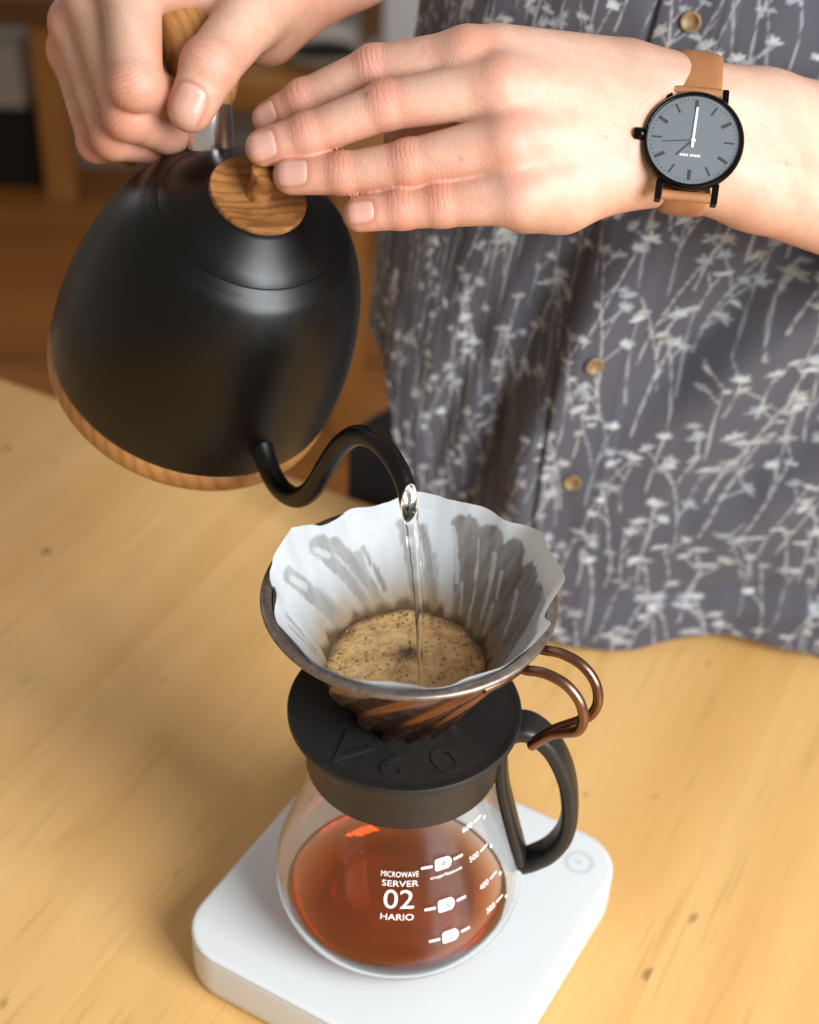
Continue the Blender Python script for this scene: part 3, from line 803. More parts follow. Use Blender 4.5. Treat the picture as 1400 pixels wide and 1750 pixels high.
# ---------------------------------------------------------------- person: skin as one blended surface
LEFT_HAND = {
    'index': [[18.5, 137.0, 391.7, 11.5], [-19.4, 143.9, 382.9, 9.6], [-48.4, 143.7, 368.4, 8.6], [-62.8, 144.8, 359.5, 7.6]],
    'middle': [[31.3, 121.9, 385.4, 12], [-14.2, 123.4, 375.9, 9.8], [-45.4, 122.9, 362.6, 8.8], [-63.8, 123.5, 356.1, 7.9]],
    'ring': [[35.7, 107.8, 368.6, 12], [-4.2, 109.3, 357.6, 9.5], [-30.7, 112.3, 350.8, 8.5], [-52.1, 115.6, 347.8, 7.9]],
    'pinky': [[40.9, 99.8, 350.0, 12], [9.8, 100.9, 343.8, 9.0], [-6.5, 101.8, 341.0, 8.2], [-23.8, 102.3, 337.9, 7.3]],
    'thumb': [[74.1, 152.5, 374.3, 14], [41.0, 162.2, 362.7, 12], [13.9, 161.4, 350.8, 10.5], [-6.2, 160.2, 345.3, 8.8]],
    'radial': [[31.9, 143.0, 390.1, 11.5], [83.0, 149.4, 380.4, 15]],
    'ulnar': [[44.3, 109.4, 342.8, 12.5], [58.9, 112.0, 343.6, 13.5], [88.4, 126.5, 353.7, 16]],
    'meta_index': [[18.5, 137.0, 391.7, 11.5], [91.2, 140.9, 374.5, 16]],
    'meta_middle': [[31.3, 121.9, 385.4, 12], [92.6, 136.5, 368.7, 16]],
    'meta_ring': [[35.7, 107.8, 368.6, 12], [92.8, 132.1, 362.9, 16]],
    'meta_pinky': [[40.9, 99.8, 350.0, 12], [90.6, 126.6, 355.5, 16]],
    'palm': [[43.7, 136.7, 372.2, 14], [84.0, 143.2, 365.6, 15]],
    'palm2': [[49.1, 123.5, 355.1, 14], [84.2, 138.0, 358.8, 15]],
    'arm_a': [[91.4, 142.6, 375.1, 17], [101.8, 145.0, 371.9, 18.5], [146.2, 154.5, 359.5, 21.5], [273.6, 203.2, 313.9, 27]],
    'arm_b': [[89.4, 126.3, 355.1, 17], [102.4, 132.1, 354.9, 18.5], [146.8, 140.9, 341.6, 21.5], [274.4, 183.2, 287.5, 27]],
}
RIGHT_HAND = {
    'index': [[-122.8, 180.8, 401.6, 12.5], [-118.2, 146.2, 372.5, 11.0], [-107.7, 162.9, 358.5, 9.6], [-100.2, 178.1, 355.7, 8.6]],
    'middle': [[-140.4, 193.3, 390.9, 12.5], [-122.8, 151.4, 356.1, 10.6], [-108.7, 164.1, 343.6, 9.4], [-99.4, 176.8, 344.1, 8.4]],
    'ring': [[-150.9, 202.7, 376.4, 12], [-131.3, 161.2, 342.2, 10], [-117.0, 172.0, 333.8, 9], [-108.3, 183.1, 335.5, 8]],
    'pinky': [[-155.2, 209.3, 361.8, 11], [-141.8, 174.8, 333.4, 9], [-131.4, 184.5, 326.6, 8.2], [-123.2, 193.3, 328.6, 7.4]],
    'thumb': [[-67.7, 200.4, 392.8, 14.5], [-74.6, 180.7, 388.1, 13.5], [-87.9, 153.6, 378.4, 12.2], [-95.8, 143.6, 363.3, 9.8]],
    'web': [[-122.0, 192.3, 400.2, 11], [-99.1, 197.2, 394.2, 10], [-76.9, 187.9, 389.3, 11]],
    'thenar': [[-68.3, 204.1, 374.5, 14], [-52.3, 223.0, 393.4, 21]],
    'thenar2': [[-73.3, 188.3, 386.7, 13], [-57.2, 219.4, 398.3, 20]],
    'meta_index': [[-122.8, 180.8, 401.6, 12.5], [-59.9, 222.1, 405.1, 17]],
    'meta_middle': [[-140.4, 193.3, 390.9, 12.5], [-60.2, 226.1, 403.8, 17]],
    'meta_ring': [[-150.9, 202.7, 376.4, 12], [-60.5, 229.8, 398.7, 17]],
    'meta_pinky': [[-155.2, 209.3, 361.8, 11], [-60.7, 232.7, 392.6, 17]],
    'palm': [[-133.8, 205.9, 386.2, 13], [-65.9, 232.3, 395.2, 18]],
    'arm_a': [[-57.4, 222.5, 402.5, 21], [-38.3, 239.7, 405.9, 27], [11.0, 309.4, 420.0, 34]],
    'arm_b': [[-52.4, 225.0, 392.7, 20], [-34.7, 245.9, 401.0, 26], [11.4, 318.1, 415.0, 32]],
}


def round_cone(P, a, b, r1, r2):
    a = np.asarray(a, np.float32); b = np.asarray(b, np.float32)
    ba = b-a; l2 = float(ba@ba); rr_ = r1-r2; a2 = max(l2-rr_*rr_, 1e-6); il2 = 1/l2
    pa = P-a; y = pa@ba; z = y-l2
    x2 = ((pa*l2-y[:, None]*ba)**2).sum(1)
    y2 = y*y*l2; z2 = z*z*l2
    k = np.sign(rr_)*rr_*rr_*x2
    d = (np.sqrt(np.maximum(x2*a2*il2, 0))+y*rr_)*il2-r1
    m1 = np.sign(z)*a2*z2 > k
    d = np.where(m1, np.sqrt(x2+z2)*il2-r2, d)
    m2 = (~m1) & (np.sign(y)*a2*y2 < k)
    return np.where(m2, np.sqrt(x2+y2)*il2-r1, d)
def smin(a, b, k):
    h = np.maximum(k-np.abs(a-b), 0)/k
    return np.minimum(a, b)-h*h*k*.25
def chain(P, J, k):
    d = None
    for p, q in zip(J[:-1], J[1:]):
        e = round_cone(P, p[:3], q[:3], p[3], q[3]); d = e if d is None else smin(d, e, k)
    return d
FINGERS = ('index', 'middle', 'ring', 'pinky', 'thumb')
def make_hand(H, dorsal):
    dorsal = np.asarray(dorsal, float); dorsal /= np.linalg.norm(dorsal)
    creases = []; bumps = []
    for f in FINGERS:
        J = np.array(H[f])
        for jn, amp in (((1, .42), (2, .34)) if f != 'thumb' else ((2, .42),)):
            t = J[jn+1, :3]-J[jn-1, :3]; t /= np.linalg.norm(t)
            n = dorsal - t*(dorsal@t); n /= np.linalg.norm(n)
            creases.append((J[jn, :3], t, n, J[jn, 3], amp))
            bumps.append((J[jn, :3]+n*.9, J[jn, 3]-.2))
        if f != 'thumb':
            bumps.append((J[0, :3]+dorsal*1.2, J[0, 3]*.9))
    def fn(P):
        P = P.astype(np.float32)
        palm = None
        for key, J in H.items():
            if key in FINGERS: continue
            d = chain(P, J, 6 if key.startswith('arm') else 4)
            palm = d if palm is None else smin(palm, d, 9 if key.startswith('arm') else 7)
        tot = None
        for f in FINGERS:
            J = H[f]
            d = chain(P, J, 2.0)
            for c, r in bumps:
                if min(np.linalg.norm(c-np.array(j[:3])) for j in J) < 4:
                    d = smin(d, np.linalg.norm(P-c.astype(np.float32), axis=1)-r, 2.5)
            d = smin(d, palm, 6.0)
            tot = d if tot is None else smin(tot, d, 2.0)
        return tot
    return fn, creases

def surface(fn, lo, hi, h):
    """naive surface nets on a sparse narrow band"""
    lo = np.asarray(lo, float); n = np.ceil((np.asarray(hi)-lo)/h/4).astype(int)*4+1
    cs = 4*h
    gc = [lo[i]+np.arange((n[i]-1)//4+1)*cs for i in range(3)]
    C3 = np.stack(np.meshgrid(*gc, indexing='ij'), -1); shp = C3.shape[:3]
    dc = fn(C3.reshape(-1, 3)).reshape(shp)
    Fd = np.where(np.repeat(np.repeat(np.repeat(dc, 4, 0), 4, 1), 4, 2) > 0, 50., -50.).astype(np.float32)[:n[0], :n[1], :n[2]]
    near = np.abs(dc) < cs*1.9
    band = np.repeat(np.repeat(np.repeat(near, 4, 0), 4, 1), 4, 2)
    band = np.roll(band, (-2, -2, -2), (0, 1, 2))[:n[0], :n[1], :n[2]]
    sg = np.roll(np.repeat(np.repeat(np.repeat(dc, 4, 0), 4, 1), 4, 2), (-2, -2, -2), (0, 1, 2))[:n[0], :n[1], :n[2]]
    Fd = np.where(sg > 0, 50., -50.).astype(np.float32)
    ii = np.nonzero(band)
    P = np.stack([lo[k]+ii[k]*h for k in range(3)], 1)
    out = np.empty(len(P), np.float32)
    for s0 in range(0, len(P), 400000): out[s0:s0+400000] = fn(P[s0:s0+400000])
    Fd[ii] = out
    nx, ny, nz_ = Fd.shape; cell = lambda i, j, k: (i*ny+j)*nz_+k
    acc_i = []; acc_p = []; quads = []
    for ax in range(3):
        a = [slice(None)]*3; b = [slice(None)]*3; a[ax] = slice(0, -1); b[ax] = slice(1, None)
        A, Bq = Fd[tuple(a)], Fd[tuple(b)]
        I = np.stack(np.nonzero((A < 0) != (Bq < 0)), 1)
        u, v = (ax+1) % 3, (ax+2) % 3
        I = I[(I[:, u] > 0) & (I[:, v] > 0)]
        J = I.copy(); J[:, ax] += 1
        fa = Fd[tuple(I.T)]; fb = Fd[tuple(J.T)]
        t = fa/(fa-fb); p = I.astype(float); p[:, ax] += t
        cs4 = []
        for du, dv in ((-1, -1), (0, -1), (0, 0), (-1, 0)):
            K = I.copy(); K[:, u] += du; K[:, v] += dv
            c = cell(K[:, 0], K[:, 1], K[:, 2]); cs4.append(c); acc_i.append(c); acc_p.append(p)
        q = np.stack(cs4, 1); q[fa > 0] = q[fa > 0][:, ::-1]
        quads.append(q)
    ci = np.concatenate(acc_i); cpnt = np.concatenate(acc_p); Q = np.concatenate(quads)
    uq, inv = np.unique(ci, return_inverse=True)
    cnt = np.bincount(inv); V = np.stack([np.bincount(inv, cpnt[:, k])/cnt for k in range(3)], 1)
    Q = np.searchsorted(uq, Q)
    V = lo+V*h
    for _ in range(2):                                  # settle on the true surface
        d = fn(V); e = .25*h
        g = np.stack([fn(V+np.eye(3)[k]*e)-d for k in range(3)], 1)/e
        g /= np.maximum(np.linalg.norm(g, axis=1), .3)[:, None]
        V = V - g*np.clip(d, -h, h)[:, None]*.9
    return V, Q, g

DORSAL_L = -FW*.95 + UP*.30
DORSAL_R = -FW*.75 + UP*.55 - RT*.45
fnL, crL = make_hand(LEFT_HAND, DORSAL_L)
fnR, crR = make_hand(RIGHT_HAND, DORSAL_R)
def bounds(H, pad, drop=()):
    P = np.array([j for k, J in H.items() for j in J if k not in drop]); return (P[:, :3]-P[:, 3:]).min(0)-pad, (P[:, :3]+P[:, 3:]).max(0)+pad
loL, hiL = bounds(LEFT_HAND, 5); loR, hiR = bounds(RIGHT_HAND, 5)
VL, QL, gL = surface(fnL, loL, hiL, .95)
VR, QR, gR = surface(fnR, loR, hiR, .95)

def skin_colour(V, G, H, cr, dorsal):
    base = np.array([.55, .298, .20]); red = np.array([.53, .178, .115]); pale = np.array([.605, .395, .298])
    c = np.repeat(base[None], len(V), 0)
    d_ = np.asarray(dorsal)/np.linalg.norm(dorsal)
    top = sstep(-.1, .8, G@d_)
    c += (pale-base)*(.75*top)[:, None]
    def blend(p, s, a, tgt=red):
        w = a*np.exp(-((V-p)**2).sum(1)/(s*s)); c[:] = c + (tgt-c)*w[:, None]
    for p, t, n, r, amp in cr: blend(p+n*r*.7, 8.0, .58)
    for f in FINGERS:
        J = np.array(H[f]); blend(J[-1, :3], 10, .42)
        if f != 'thumb': blend(J[0, :3]+d_*10, 11, .55)
    x = V*.06
    n1 = vnoise(x[:, 0]*1.3+x[:, 2], x[:, 1]*1.3+x[:, 2]*.7) + .5*vnoise(x[:, 0]*3.1, x[:, 1]*3.1+x[:, 2]*2)
    c = c + (red-c)*np.clip(.09+.45*n1, 0, .42)[:, None]
    n2 = vnoise(V[:, 0]/3.1+V[:, 2]/4, V[:, 1]/3.1-V[:, 2]/3.3)
    c = c*(1+.10*n2[:, None]*np.array([.5, 1, 1.2]))
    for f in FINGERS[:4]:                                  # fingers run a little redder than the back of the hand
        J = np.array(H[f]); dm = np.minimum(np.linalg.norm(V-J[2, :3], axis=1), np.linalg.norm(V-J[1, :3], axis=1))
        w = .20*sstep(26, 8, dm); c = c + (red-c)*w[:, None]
    return np.clip(c, 0, 1)
def crease_attr(V, cr):
    a = np.zeros((len(V), 3)); best = np.full(len(V), 1e9)
    rg = np.random.default_rng(21)
    for c, t, n, r, amp in cr:
        rj = rg.random(3)
        q = V-c; al = q@t; dn = q@n; la = q@np.cross(t, n); d2 = (q*q).sum(1)
        m_ = np.exp(-(al/(r*.62))**2)*sstep(r*.15, r*.8, dn)*np.exp(-(la/(r*.85))**2)*(d2 < (2.2*r)**2)
        w = m_*amp*2.2 > a[:, 1]
        a[w, 0] = (al*(.8+.5*rj[0])-.02*la*la*np.sign(al))[w]; a[w, 1] = m_[w]*amp*(1.1+1.5*rj[1]); a[w, 2] = 6*rj[2]
    return a
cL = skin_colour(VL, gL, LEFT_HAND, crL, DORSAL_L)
for p_, r_, a_m in (((16.0, 98.5, 365.5), 1.0, .4), ((-23.5, 117.0, 384.5), 1.1, .5), ((74, 108, 372), .9, .4), ((150, 128, 352), 1.0, .4)):   # moles and a small nick
    d_m = np.linalg.norm(VL-np.array(p_), axis=1); k_m = int(np.argmin(d_m)); d_m = np.linalg.norm(VL-VL[k_m], axis=1)
    w_m = a_m*np.exp(-(d_m/r_)**2); cL += (np.array([.20, .075, .04])-cL)*w_m[:, None]
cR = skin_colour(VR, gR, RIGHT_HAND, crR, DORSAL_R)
ORG = np.array([140., 310, 0])
def nail(fn, J, dorsal, w, l, shift=0.0, roll=0.0):
    J = np.array(J); tip = J[-1, :3]; r = J[-1, 3]
    t = tip-J[-2, :3]; t /= np.linalg.norm(t)
    n = dorsal/np.linalg.norm(dorsal); n = n-t*(n@t); n /= np.linalg.norm(n); b = np.cross(t, n)
    n, b = n*math.cos(roll)+b*math.sin(roll), b*math.cos(roll)-n*math.sin(roll)
    nu, nv = 21, 25
    U, Vv = np.meshgrid(np.linspace(-1, 1, nu), np.linspace(-1, 1, nv), indexing='ij')
    # square to rounded nail outline
    X = U*np.sqrt(np.clip(1-.36*np.abs(Vv)**2.6, 0, 1)); Y = Vv*np.sqrt(np.clip(1-.36*np.abs(U)**2.6, 0, 1))
    P = tip + t*(shift) + (X*w/2)[..., None]*b + (Y*l/2)[..., None]*t + n*(r+6)
    P = P.reshape(-1, 3)
    for _ in range(28):
        d = fn(P); P = P - n*np.clip(d, -1, 3)[:, None]*.8
    ee = np.maximum(np.abs(U), np.abs(Vv)).reshape(-1)
    lift = .48*(1-sstep(.70, 1.0, ee)) - .20 + .12*sstep(.55, .95, Vv.reshape(-1))
    P = P + n*lift[:, None]
    c = np.repeat([[.55, .305, .235]], len(P), 0)
    c = c*(1+.10*vnoise(U*4+w, Vv*.6)).reshape(-1)[:, None]
    tipw = sstep(.74, .86, Vv.reshape(-1)); c = c + (np.array([.60, .44, .33])-c)*(.4*tipw)[:, None]
    lun = np.exp(-((Vv+1)/.42)**2-(U/.75)**2).reshape(-1); c = c + (np.array([.60, .40, .33])-c)*(.6*lun)[:, None]
    F = np.array([(i*nv+j, (i+1)*nv+j, (i+1)*nv+j+1, i*nv+j+1) for i in range(nu-1) for j in range(nv-1)])
    rim_ = np.isclose(ee, 1.0) & (Vv.reshape(-1) < .9)
    return P, F, c, P[rim_]
NAILS = [
    nail(fnL, LEFT_HAND['middle'], -FW-UP*.08-RT*.12, 12.5, 14.5, -.6),
    nail(fnL, LEFT_HAND['ring'], -FW-UP*.02, 11.4, 15.5, -1.6),
    nail(fnL, LEFT_HAND['pinky'], -FW-UP*.05, 9.6, 12.8, -1.0),
    nail(fnL, LEFT_HAND['index'], -FW+UP*.15, 11.0, 13.0, -.5),
    nail(fnR, RIGHT_HAND['thumb'], -FW-RT*.05, 15.0, 17.0, -.5)]
def nail_folds(V, c, nl):  # redder skin round each nail, with the groove's shade painted into the colour
    for P, F, cc, rim_ in nl:
        near = np.nonzero(((V-P.mean(0))**2).sum(1) < 20**2)[0]
        if not len(near): continue
        d = np.sqrt(((V[near][:, None]-rim_[None])**2).sum(2).min(1))
        w = .62*np.exp(-(d/1.1)**2); c[near] += (np.array([.40, .13, .075])-c[near])*w[:, None]
nail_folds(VL, cL, NAILS[:4]); nail_folds(VR, cR, NAILS[4:])
# upper arms and trunk, hidden by the shirt and the frame
eL = np.mean([LEFT_HAND['arm_a'][-1][:3], LEFT_HAND['arm_b'][-1][:3]], 0); eR = np.mean([RIGHT_HAND['arm_a'][-1][:3], RIGHT_HAND['arm_b'][-1][:3]], 0)
shL = np.array([395, 330, 610.]); shR = np.array([60, 380, 640.])
midL = eL+np.array([45, 25, 10]); midR = eR+np.array([20, 50, 40.])
uv_ = [tube(catmull([eL, midL, midL*.5+shL*.5+np.array([10, 0, 0]), shL], 8), np.linspace(31, 46, 25), 24), tube(catmull([eR, midR, midR*.5+shR*.5, shR], 8), np.linspace(34, 46, 25), 24)]
FD = np.array([-.06, -.998, 0]); EX = np.array([.998, -.06, 0])
def trunk(z):
    return np.stack([np.interp(z, [0, 127, 205, 374, 650], [180, 186, 193, 224, 250]), np.interp(z, [0, 127, 205, 374, 650], [318, 320, 328, 352, 400]), z], -1)
tz = np.linspace(60, 600, 20); tp = np.array([trunk(z) for z in tz])
uv_.append(tube(tp, np.interp(tz, [60, 500, 600], [70, 80, 40]), 40, FD, np.interp(tz, [60, 500, 600], [140, 165, 60])))
Vb, Fb = join(*uv_)
nL, nR = len(VL), len(VR)
F = [tuple(q) for q in QL.tolist()] + [tuple(i+nL for i in q) for q in QR.tolist()] + [tuple(i+nL+nR for i in f) for f in Fb]
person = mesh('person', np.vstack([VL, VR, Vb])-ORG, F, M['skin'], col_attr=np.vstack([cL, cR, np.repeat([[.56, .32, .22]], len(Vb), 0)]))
person.location = Vector(ORG)*S
ca = person.data.attributes.new('crease', 'FLOAT_VECTOR', 'POINT')
ca.data.foreach_set('vector', np.vstack([crease_attr(VL, crL), crease_attr(VR, crR), np.zeros((len(Vb), 3))]).astype(np.float32).reshape(-1))
for P_, F_, c_, r_ in NAILS: mesh('fingernail', P_-ORG, F_, M['nail'], person, col_attr=c_)
tag(person, 'person in a dark floral shirt pouring from the kettle with both hands', 'person')

# ---------------------------------------------------------------- shirt
PX = .5; U0, U1, W0, W1 = -310, 450, -10, 470
nu, nv = int((U1-U0)/PX), int((W1-W0)/PX)
canvas = np.empty((nu, nv, 3), np.float32); canvas[:] = (.074, .070, .085)
rp = np.random.default_rng(11)
def leafc(u, v, ang, L, w, colr, al):
    r = L*.7+2; i0, i1 = int((u-r-U0)/PX), int((u+r-U0)/PX); j0, j1 = int((v-r-W0)/PX), int((v+r-W0)/PX)
    i0, j0 = max(i0, 0), max(j0, 0); i1, j1 = min(i1, nu), min(j1, nv)
    if i1 <= i0 or j1 <= j0: return
    X, Y = np.meshgrid(U0+np.arange(i0, i1)*PX-u, W0+np.arange(j0, j1)*PX-v, indexing='ij')
    x = X*math.cos(ang)+Y*math.sin(ang); y = -X*math.sin(ang)+Y*math.cos(ang)
    s_ = np.clip(x/L+.5, 0, 1); wid = w*np.sin(np.pi*s_**.8)
    m_ = sstep(.35, -.35, np.abs(y)-wid)*((x > -L/2) & (x < L/2))*al
    canvas[i0:i1, j0:j1] += (np.array(colr)-canvas[i0:i1, j0:j1])*m_[..., None]
def stroke(P, w, colr, al):
    P = np.asarray(P); lo_, hi_ = P.min(0)-3, P.max(0)+3
    i0, i1 = max(int((lo_[0]-U0)/PX), 0), min(int((hi_[0]-U0)/PX), nu); j0, j1 = max(int((lo_[1]-W0)/PX), 0), min(int((hi_[1]-W0)/PX), nv)
    if i1 <= i0 or j1 <= j0: return
    X, Y = np.meshgrid(U0+np.arange(i0, i1)*PX, W0+np.arange(j0, j1)*PX, indexing='ij'); d = np.full(X.shape, 99.)
    for a, b in zip(P[:-1], P[1:]):
        ab = b-a; t = np.clip(((X-a[0])*ab[0]+(Y-a[1])*ab[1])/(ab@ab), 0, 1); d = np.minimum(d, np.hypot(X-a[0]-t*ab[0], Y-a[1]-t*ab[1]))
    m_ = sstep(w+.35, w-.35, d)*al
    canvas[i0:i1, j0:j1] += (np.array(colr)-canvas[i0:i1, j0:j1])*m_[..., None]
PAL = [(.38, .39, .395), (.38, .39, .395), (.34, .345, .345), (.30, .32, .34), (.25, .28, .305), (.31, .30, .28), (.46, .47, .475)]
for gi in range(-1, 72):
    for gj in range(-2, 17):
        u = U0 + gi*10.8 + rp.uniform(-5, 5) + (gj % 2)*5; v = W0 + gj*30 + rp.uniform(-11, 11)
        L = rp.uniform(24, 62); lean = rp.uniform(-.22, .22); cv = rp.uniform(-.25, .25)
        P = np.array([(u+math.sin(lean+cv*t_)*L*t_, v+math.cos(lean+cv*t_)*L*t_) for t_ in np.linspace(0, 1, 6)])
        sc_ = (.36, .35, .345) if rp.random() < .7 else (.26, .27, .29)
        stroke(P, rp.uniform(.25, .42), sc_, .9)
        heads = [(P[-1], lean)]
        for b in range(rp.integers(1, 3)):
            k = rp.integers(2, 6); an = lean+rp.choice([-1, 1])*rp.uniform(.35, .8); l_ = rp.uniform(5, 12)
            q = P[k]+l_*np.array([math.sin(an), math.cos(an)]); stroke(np.array([P[k], q]), .38, sc_, .8)
            if rp.random() < .85: heads.append((q, an))
        for (hpt, an) in heads:
            c_ = PAL[rp.integers(len(PAL))]; kind = rp.random()
            if kind < .55:                               # fan of petals
                n_ = rp.integers(4, 7); spread = rp.uniform(1.5, 2.6)
                for q in range(n_):
                    a = math.pi/2-an+(q/(n_-1)-.5)*spread*1.3; l_ = rp.uniform(3.3, 5.6)
                    leafc(hpt[0]+math.cos(a)*l_*.5, hpt[1]+math.sin(a)*l_*.5, a, l_, rp.uniform(.65, 1.05), c_, rp.uniform(.75, 1))
            else:                                        # one or two single leaves
                for q in range(rp.integers(1, 4)):
                    a = rp.uniform(-.5, .5)+(math.pi if rp.random() < .5 else 0); l_ = rp.uniform(3.6, 5.8)
                    leafc(hpt[0]+math.cos(a)*l_*.4, hpt[1]+math.sin(a)*l_*.4-2, a, l_, rp.uniform(.85, 1.35), c_, rp.uniform(.8, 1))
# the cloth itself, wrapped round the trunk
AW, BW = 211.0, 104.0
phi_d = np.linspace(-100, 45, 680); phi_b = np.linspace(45, 260, 110)[1:-1]
phi = np.radians(np.concatenate([phi_d, phi_b])); npv = len(phi)
zr = np.concatenate([np.linspace(0, 1, 560)*.72, .72+np.linspace(0, 1, 30)[1:]*.28])
pd = np.degrees(np.where(phi > math.pi, phi-2*math.pi, phi))
hem = 9 + 150*sstep(-34, -76, pd) + 110*sstep(60, 98, pd) + 3.0*np.sin(phi*9) + 2*np.sin(phi*17+1)
hem = np.where((pd > 105) | (pd < -100), np.interp(pd % 360, [105, 180, 260], [119, 30, 159]), hem)
TOP = 600.0
Zs = hem[None, :] + (TOP-hem[None, :])*zr[:, None]
PHI = np.broadcast_to(phi[None, :], Zs.shape)
sgn = lambda a, p: np.sign(a)*np.abs(a)**p
ax_ = sgn(np.sin(PHI), .86); bx_s = sgn(np.cos(PHI), .80)
tap = np.interp(Zs, [0, 120, 420, 520, 600], [1.0, 1.0, 1.03, .9, .45])
arc = 190*np.clip(PHI, -1.9, 1.9)
s_ = arc + 70.0
fold = 7.0*vnoise(s_/58+2.2, Zs/210+.3) + 4.5*vnoise(s_/27+8, Zs/120+5) + 2.2*vnoise(s_/13+1, Zs/55+9) + 1.1*vnoise(s_/6, Zs/30) + 1.2*vnoise(s_/16+Zs/22, Zs/40-s_/60)
def crease_line(p, q, depth, w, ridge=1.0):
    ax, ay = p; bx, by = q; dx, dy = bx-ax, by-ay; l2 = dx*dx+dy*dy
    t_ = ((s_-ax)*dx+(Zs-ay)*dy)/l2; dist = ((s_-ax)*dy-(Zs-ay)*dx)/math.sqrt(l2)
    m_ = sstep(-.25, .1, t_)*sstep(1.25, .9, t_)
    return m_*(-depth*np.exp(-(dist/w)**2)+ridge*depth*.7*np.exp(-((dist-1.9*w)/w)**2))
fold += crease_line((38, 190), (105, 330), 13, 11) + crease_line((-90, 120), (-35, 330), 8, 12) + crease_line((150, 60), (120, 260), 6, 14) + crease_line((-20, 40), (-60, 170), 5, 10)
fold += crease_line((30, 40), (190, 60), 4, 9) + crease_line((-70, 60), (-28, 250), 18, 17, 1.2) + crease_line((60, 110), (150, 230), 9, 13) + crease_line((205, 120), (170, 380), 9, 16)
plk = sstep(-13.4, -13.0, s_)*sstep(22, 17, s_)*2.2 - 1.8*np.exp(-((s_+15)/2.2)**2)
stitch = -.35*np.exp(-((s_-14.6)/.5)**2) - .35*np.exp(-((s_+11.2)/.4)**2)
hemb = .9*sstep(9, 7.5, Zs-hem[None, :]) - .5*np.exp(-((Zs-hem[None, :]-9)/.7)**2)
flare = (3+7*np.cos(s_/23))*sstep(130, 0, Zs)
off = fold + plk + stitch + hemb + flare
TC = trunk(Zs)
TC[..., 2] = Zs
nrm = (np.sin(PHI)/AW)[..., None]*EX + (np.cos(PHI)/BW)[..., None]*FD; nrm /= np.linalg.norm(nrm, axis=-1)[..., None]
V = TC + (AW*tap*ax_)[..., None]*EX + (BW*tap*bx_s)[..., None]*FD + nrm*off[..., None]
ui = (s_ - .06*(Zs-150)*0 - U0)/PX; vi = (Zs-W0)/PX
iu = np.clip(ui.astype(int), 0, nu-1); iv = np.clip(vi.astype(int), 0, nv-1)
cshirt = canvas[iu, iv].reshape(-1, 3)
nzr = len(zr)
I, J = np.meshgrid(np.arange(nzr-1), np.arange(npv), indexing='ij'); J2 = (J+1) % npv
F = np.stack([I*npv+J, I*npv+J2, (I+1)*npv+J2, (I+1)*npv+J], -1).reshape(-1, 4)
shirt = mesh('shirt', V.reshape(-1, 3)-ORG, F, M['shirt'], person, col_attr=cshirt)
shirt['label'] = 'dark grey shirt with a pale leaf print'
def shirt_point(s, z):
    j = int(np.argmin(np.abs(s_[0]-s))); i = int(np.argmin(np.abs(Zs[:, j]-z)))
    p = V[i, j]; e1 = V[min(i+6, nzr-1), j]-V[max(i-6, 0), j]; e2 = V[i, min(j+6, npv-1)]-V[i, max(j-6, 0)]
    n = np.cross(e2, e1); n /= np.linalg.norm(n); return p, (n if n@FD > 0 else -n)
bprof_ = [(0, .4), (2.6, .5), (3.6, 1.4), (4.2, 1.9), (4.9, 1.6), (5.2, .9), (4.8, .1), (0, 0)]
for z in (42, 120, 198, 283, 367, 453):
    p, n = shirt_point(2.5, z)
    bv_, bf_ = lathe([(r, h) for r, h in bprof_], 28)
    x_ = np.cross([0, 0, 1], n); x_ /= np.linalg.norm(x_); y_ = np.cross(n, x_)
    mesh('button', (bv_@np.stack([x_, y_, n], 0))+p+n*.5-ORG, [f[::-1] for f in bf_], M['button'], shirt)
for e, m_, s0 in ((eL, midL, shL), (eR, midR, shR)):
    pth = catmull([m_*.55+s0*.45, m_*.3+s0*.7, s0*.95+m_*.05, s0+(trunk(560)-s0)*.35], 8)
    mesh('sleeve', *(lambda q: (q[0]-ORG, q[1]))(tube(pth, np.linspace(66, 74, len(pth)), 40, cap=False)), M['shirt'], shirt, col_attr=np.repeat([[.12, .11, .13]], len(pth)*40, 0))
hipz = np.linspace(-330, 4, 16)
hc = np.array([EX*(-44)+VX/np.linalg.norm(VX)*(452)+np.array([0, 0, z]) for z in hipz])
mesh('trousers', *(lambda q: (q[0]-ORG, q[1]))(tube(hc, np.interp(hipz, [-330, 120], [110, 104]), 48, FD, np.interp(hipz, [-330, 120], [205, 196]))), M['trousers'], person)

# ---------------------------------------------------------------- watch
wn = -FW - .08*RT + .12*UP; wn /= np.linalg.norm(wn)
w12 = UP + .12*RT; w12 -= wn*(w12@wn); w12 /= np.linalg.norm(w12)
w3 = np.cross(w12, wn)
RW = np.stack([w3, w12, wn], 1)
WP = np.array([108.7, 110.6, 369.9])-FW*4.2
watch = thing('wrist_watch', 'grey dial wrist watch with black case and tan leather strap on the wrist', 'watch', WP, RW)
mesh('case', *lathe([(0, -8.5), (15, -8.5), (18.2, -7.6), (19.8, -5.5), (20.4, -2.5), (20.2, -.6), (19.4, .35), (18.6, .3), (18.2, -.9), (0, -.95)], 96), M['case'], watch, sharp=40)
dl = mesh('dial', *lathe([(0, -.8), (18.15, -.8)], 96), M['dial'], watch, smooth=False)
for hh in range(12):
    a = -hh*math.pi/6; big = hh % 2 == 0
    v_, f_ = box(-.62 if big else -.32, .62 if big else .32, 12.4, 16.6 if big else 16.4, -.78, -.55)
    r_ = np.array([[math.cos(a), -math.sin(a), 0], [math.sin(a), math.cos(a), 0], [0, 0, 1]])
    mesh('hour_mark', v_@r_.T, f_, M['marker'], dl, smooth=False)
tk = []
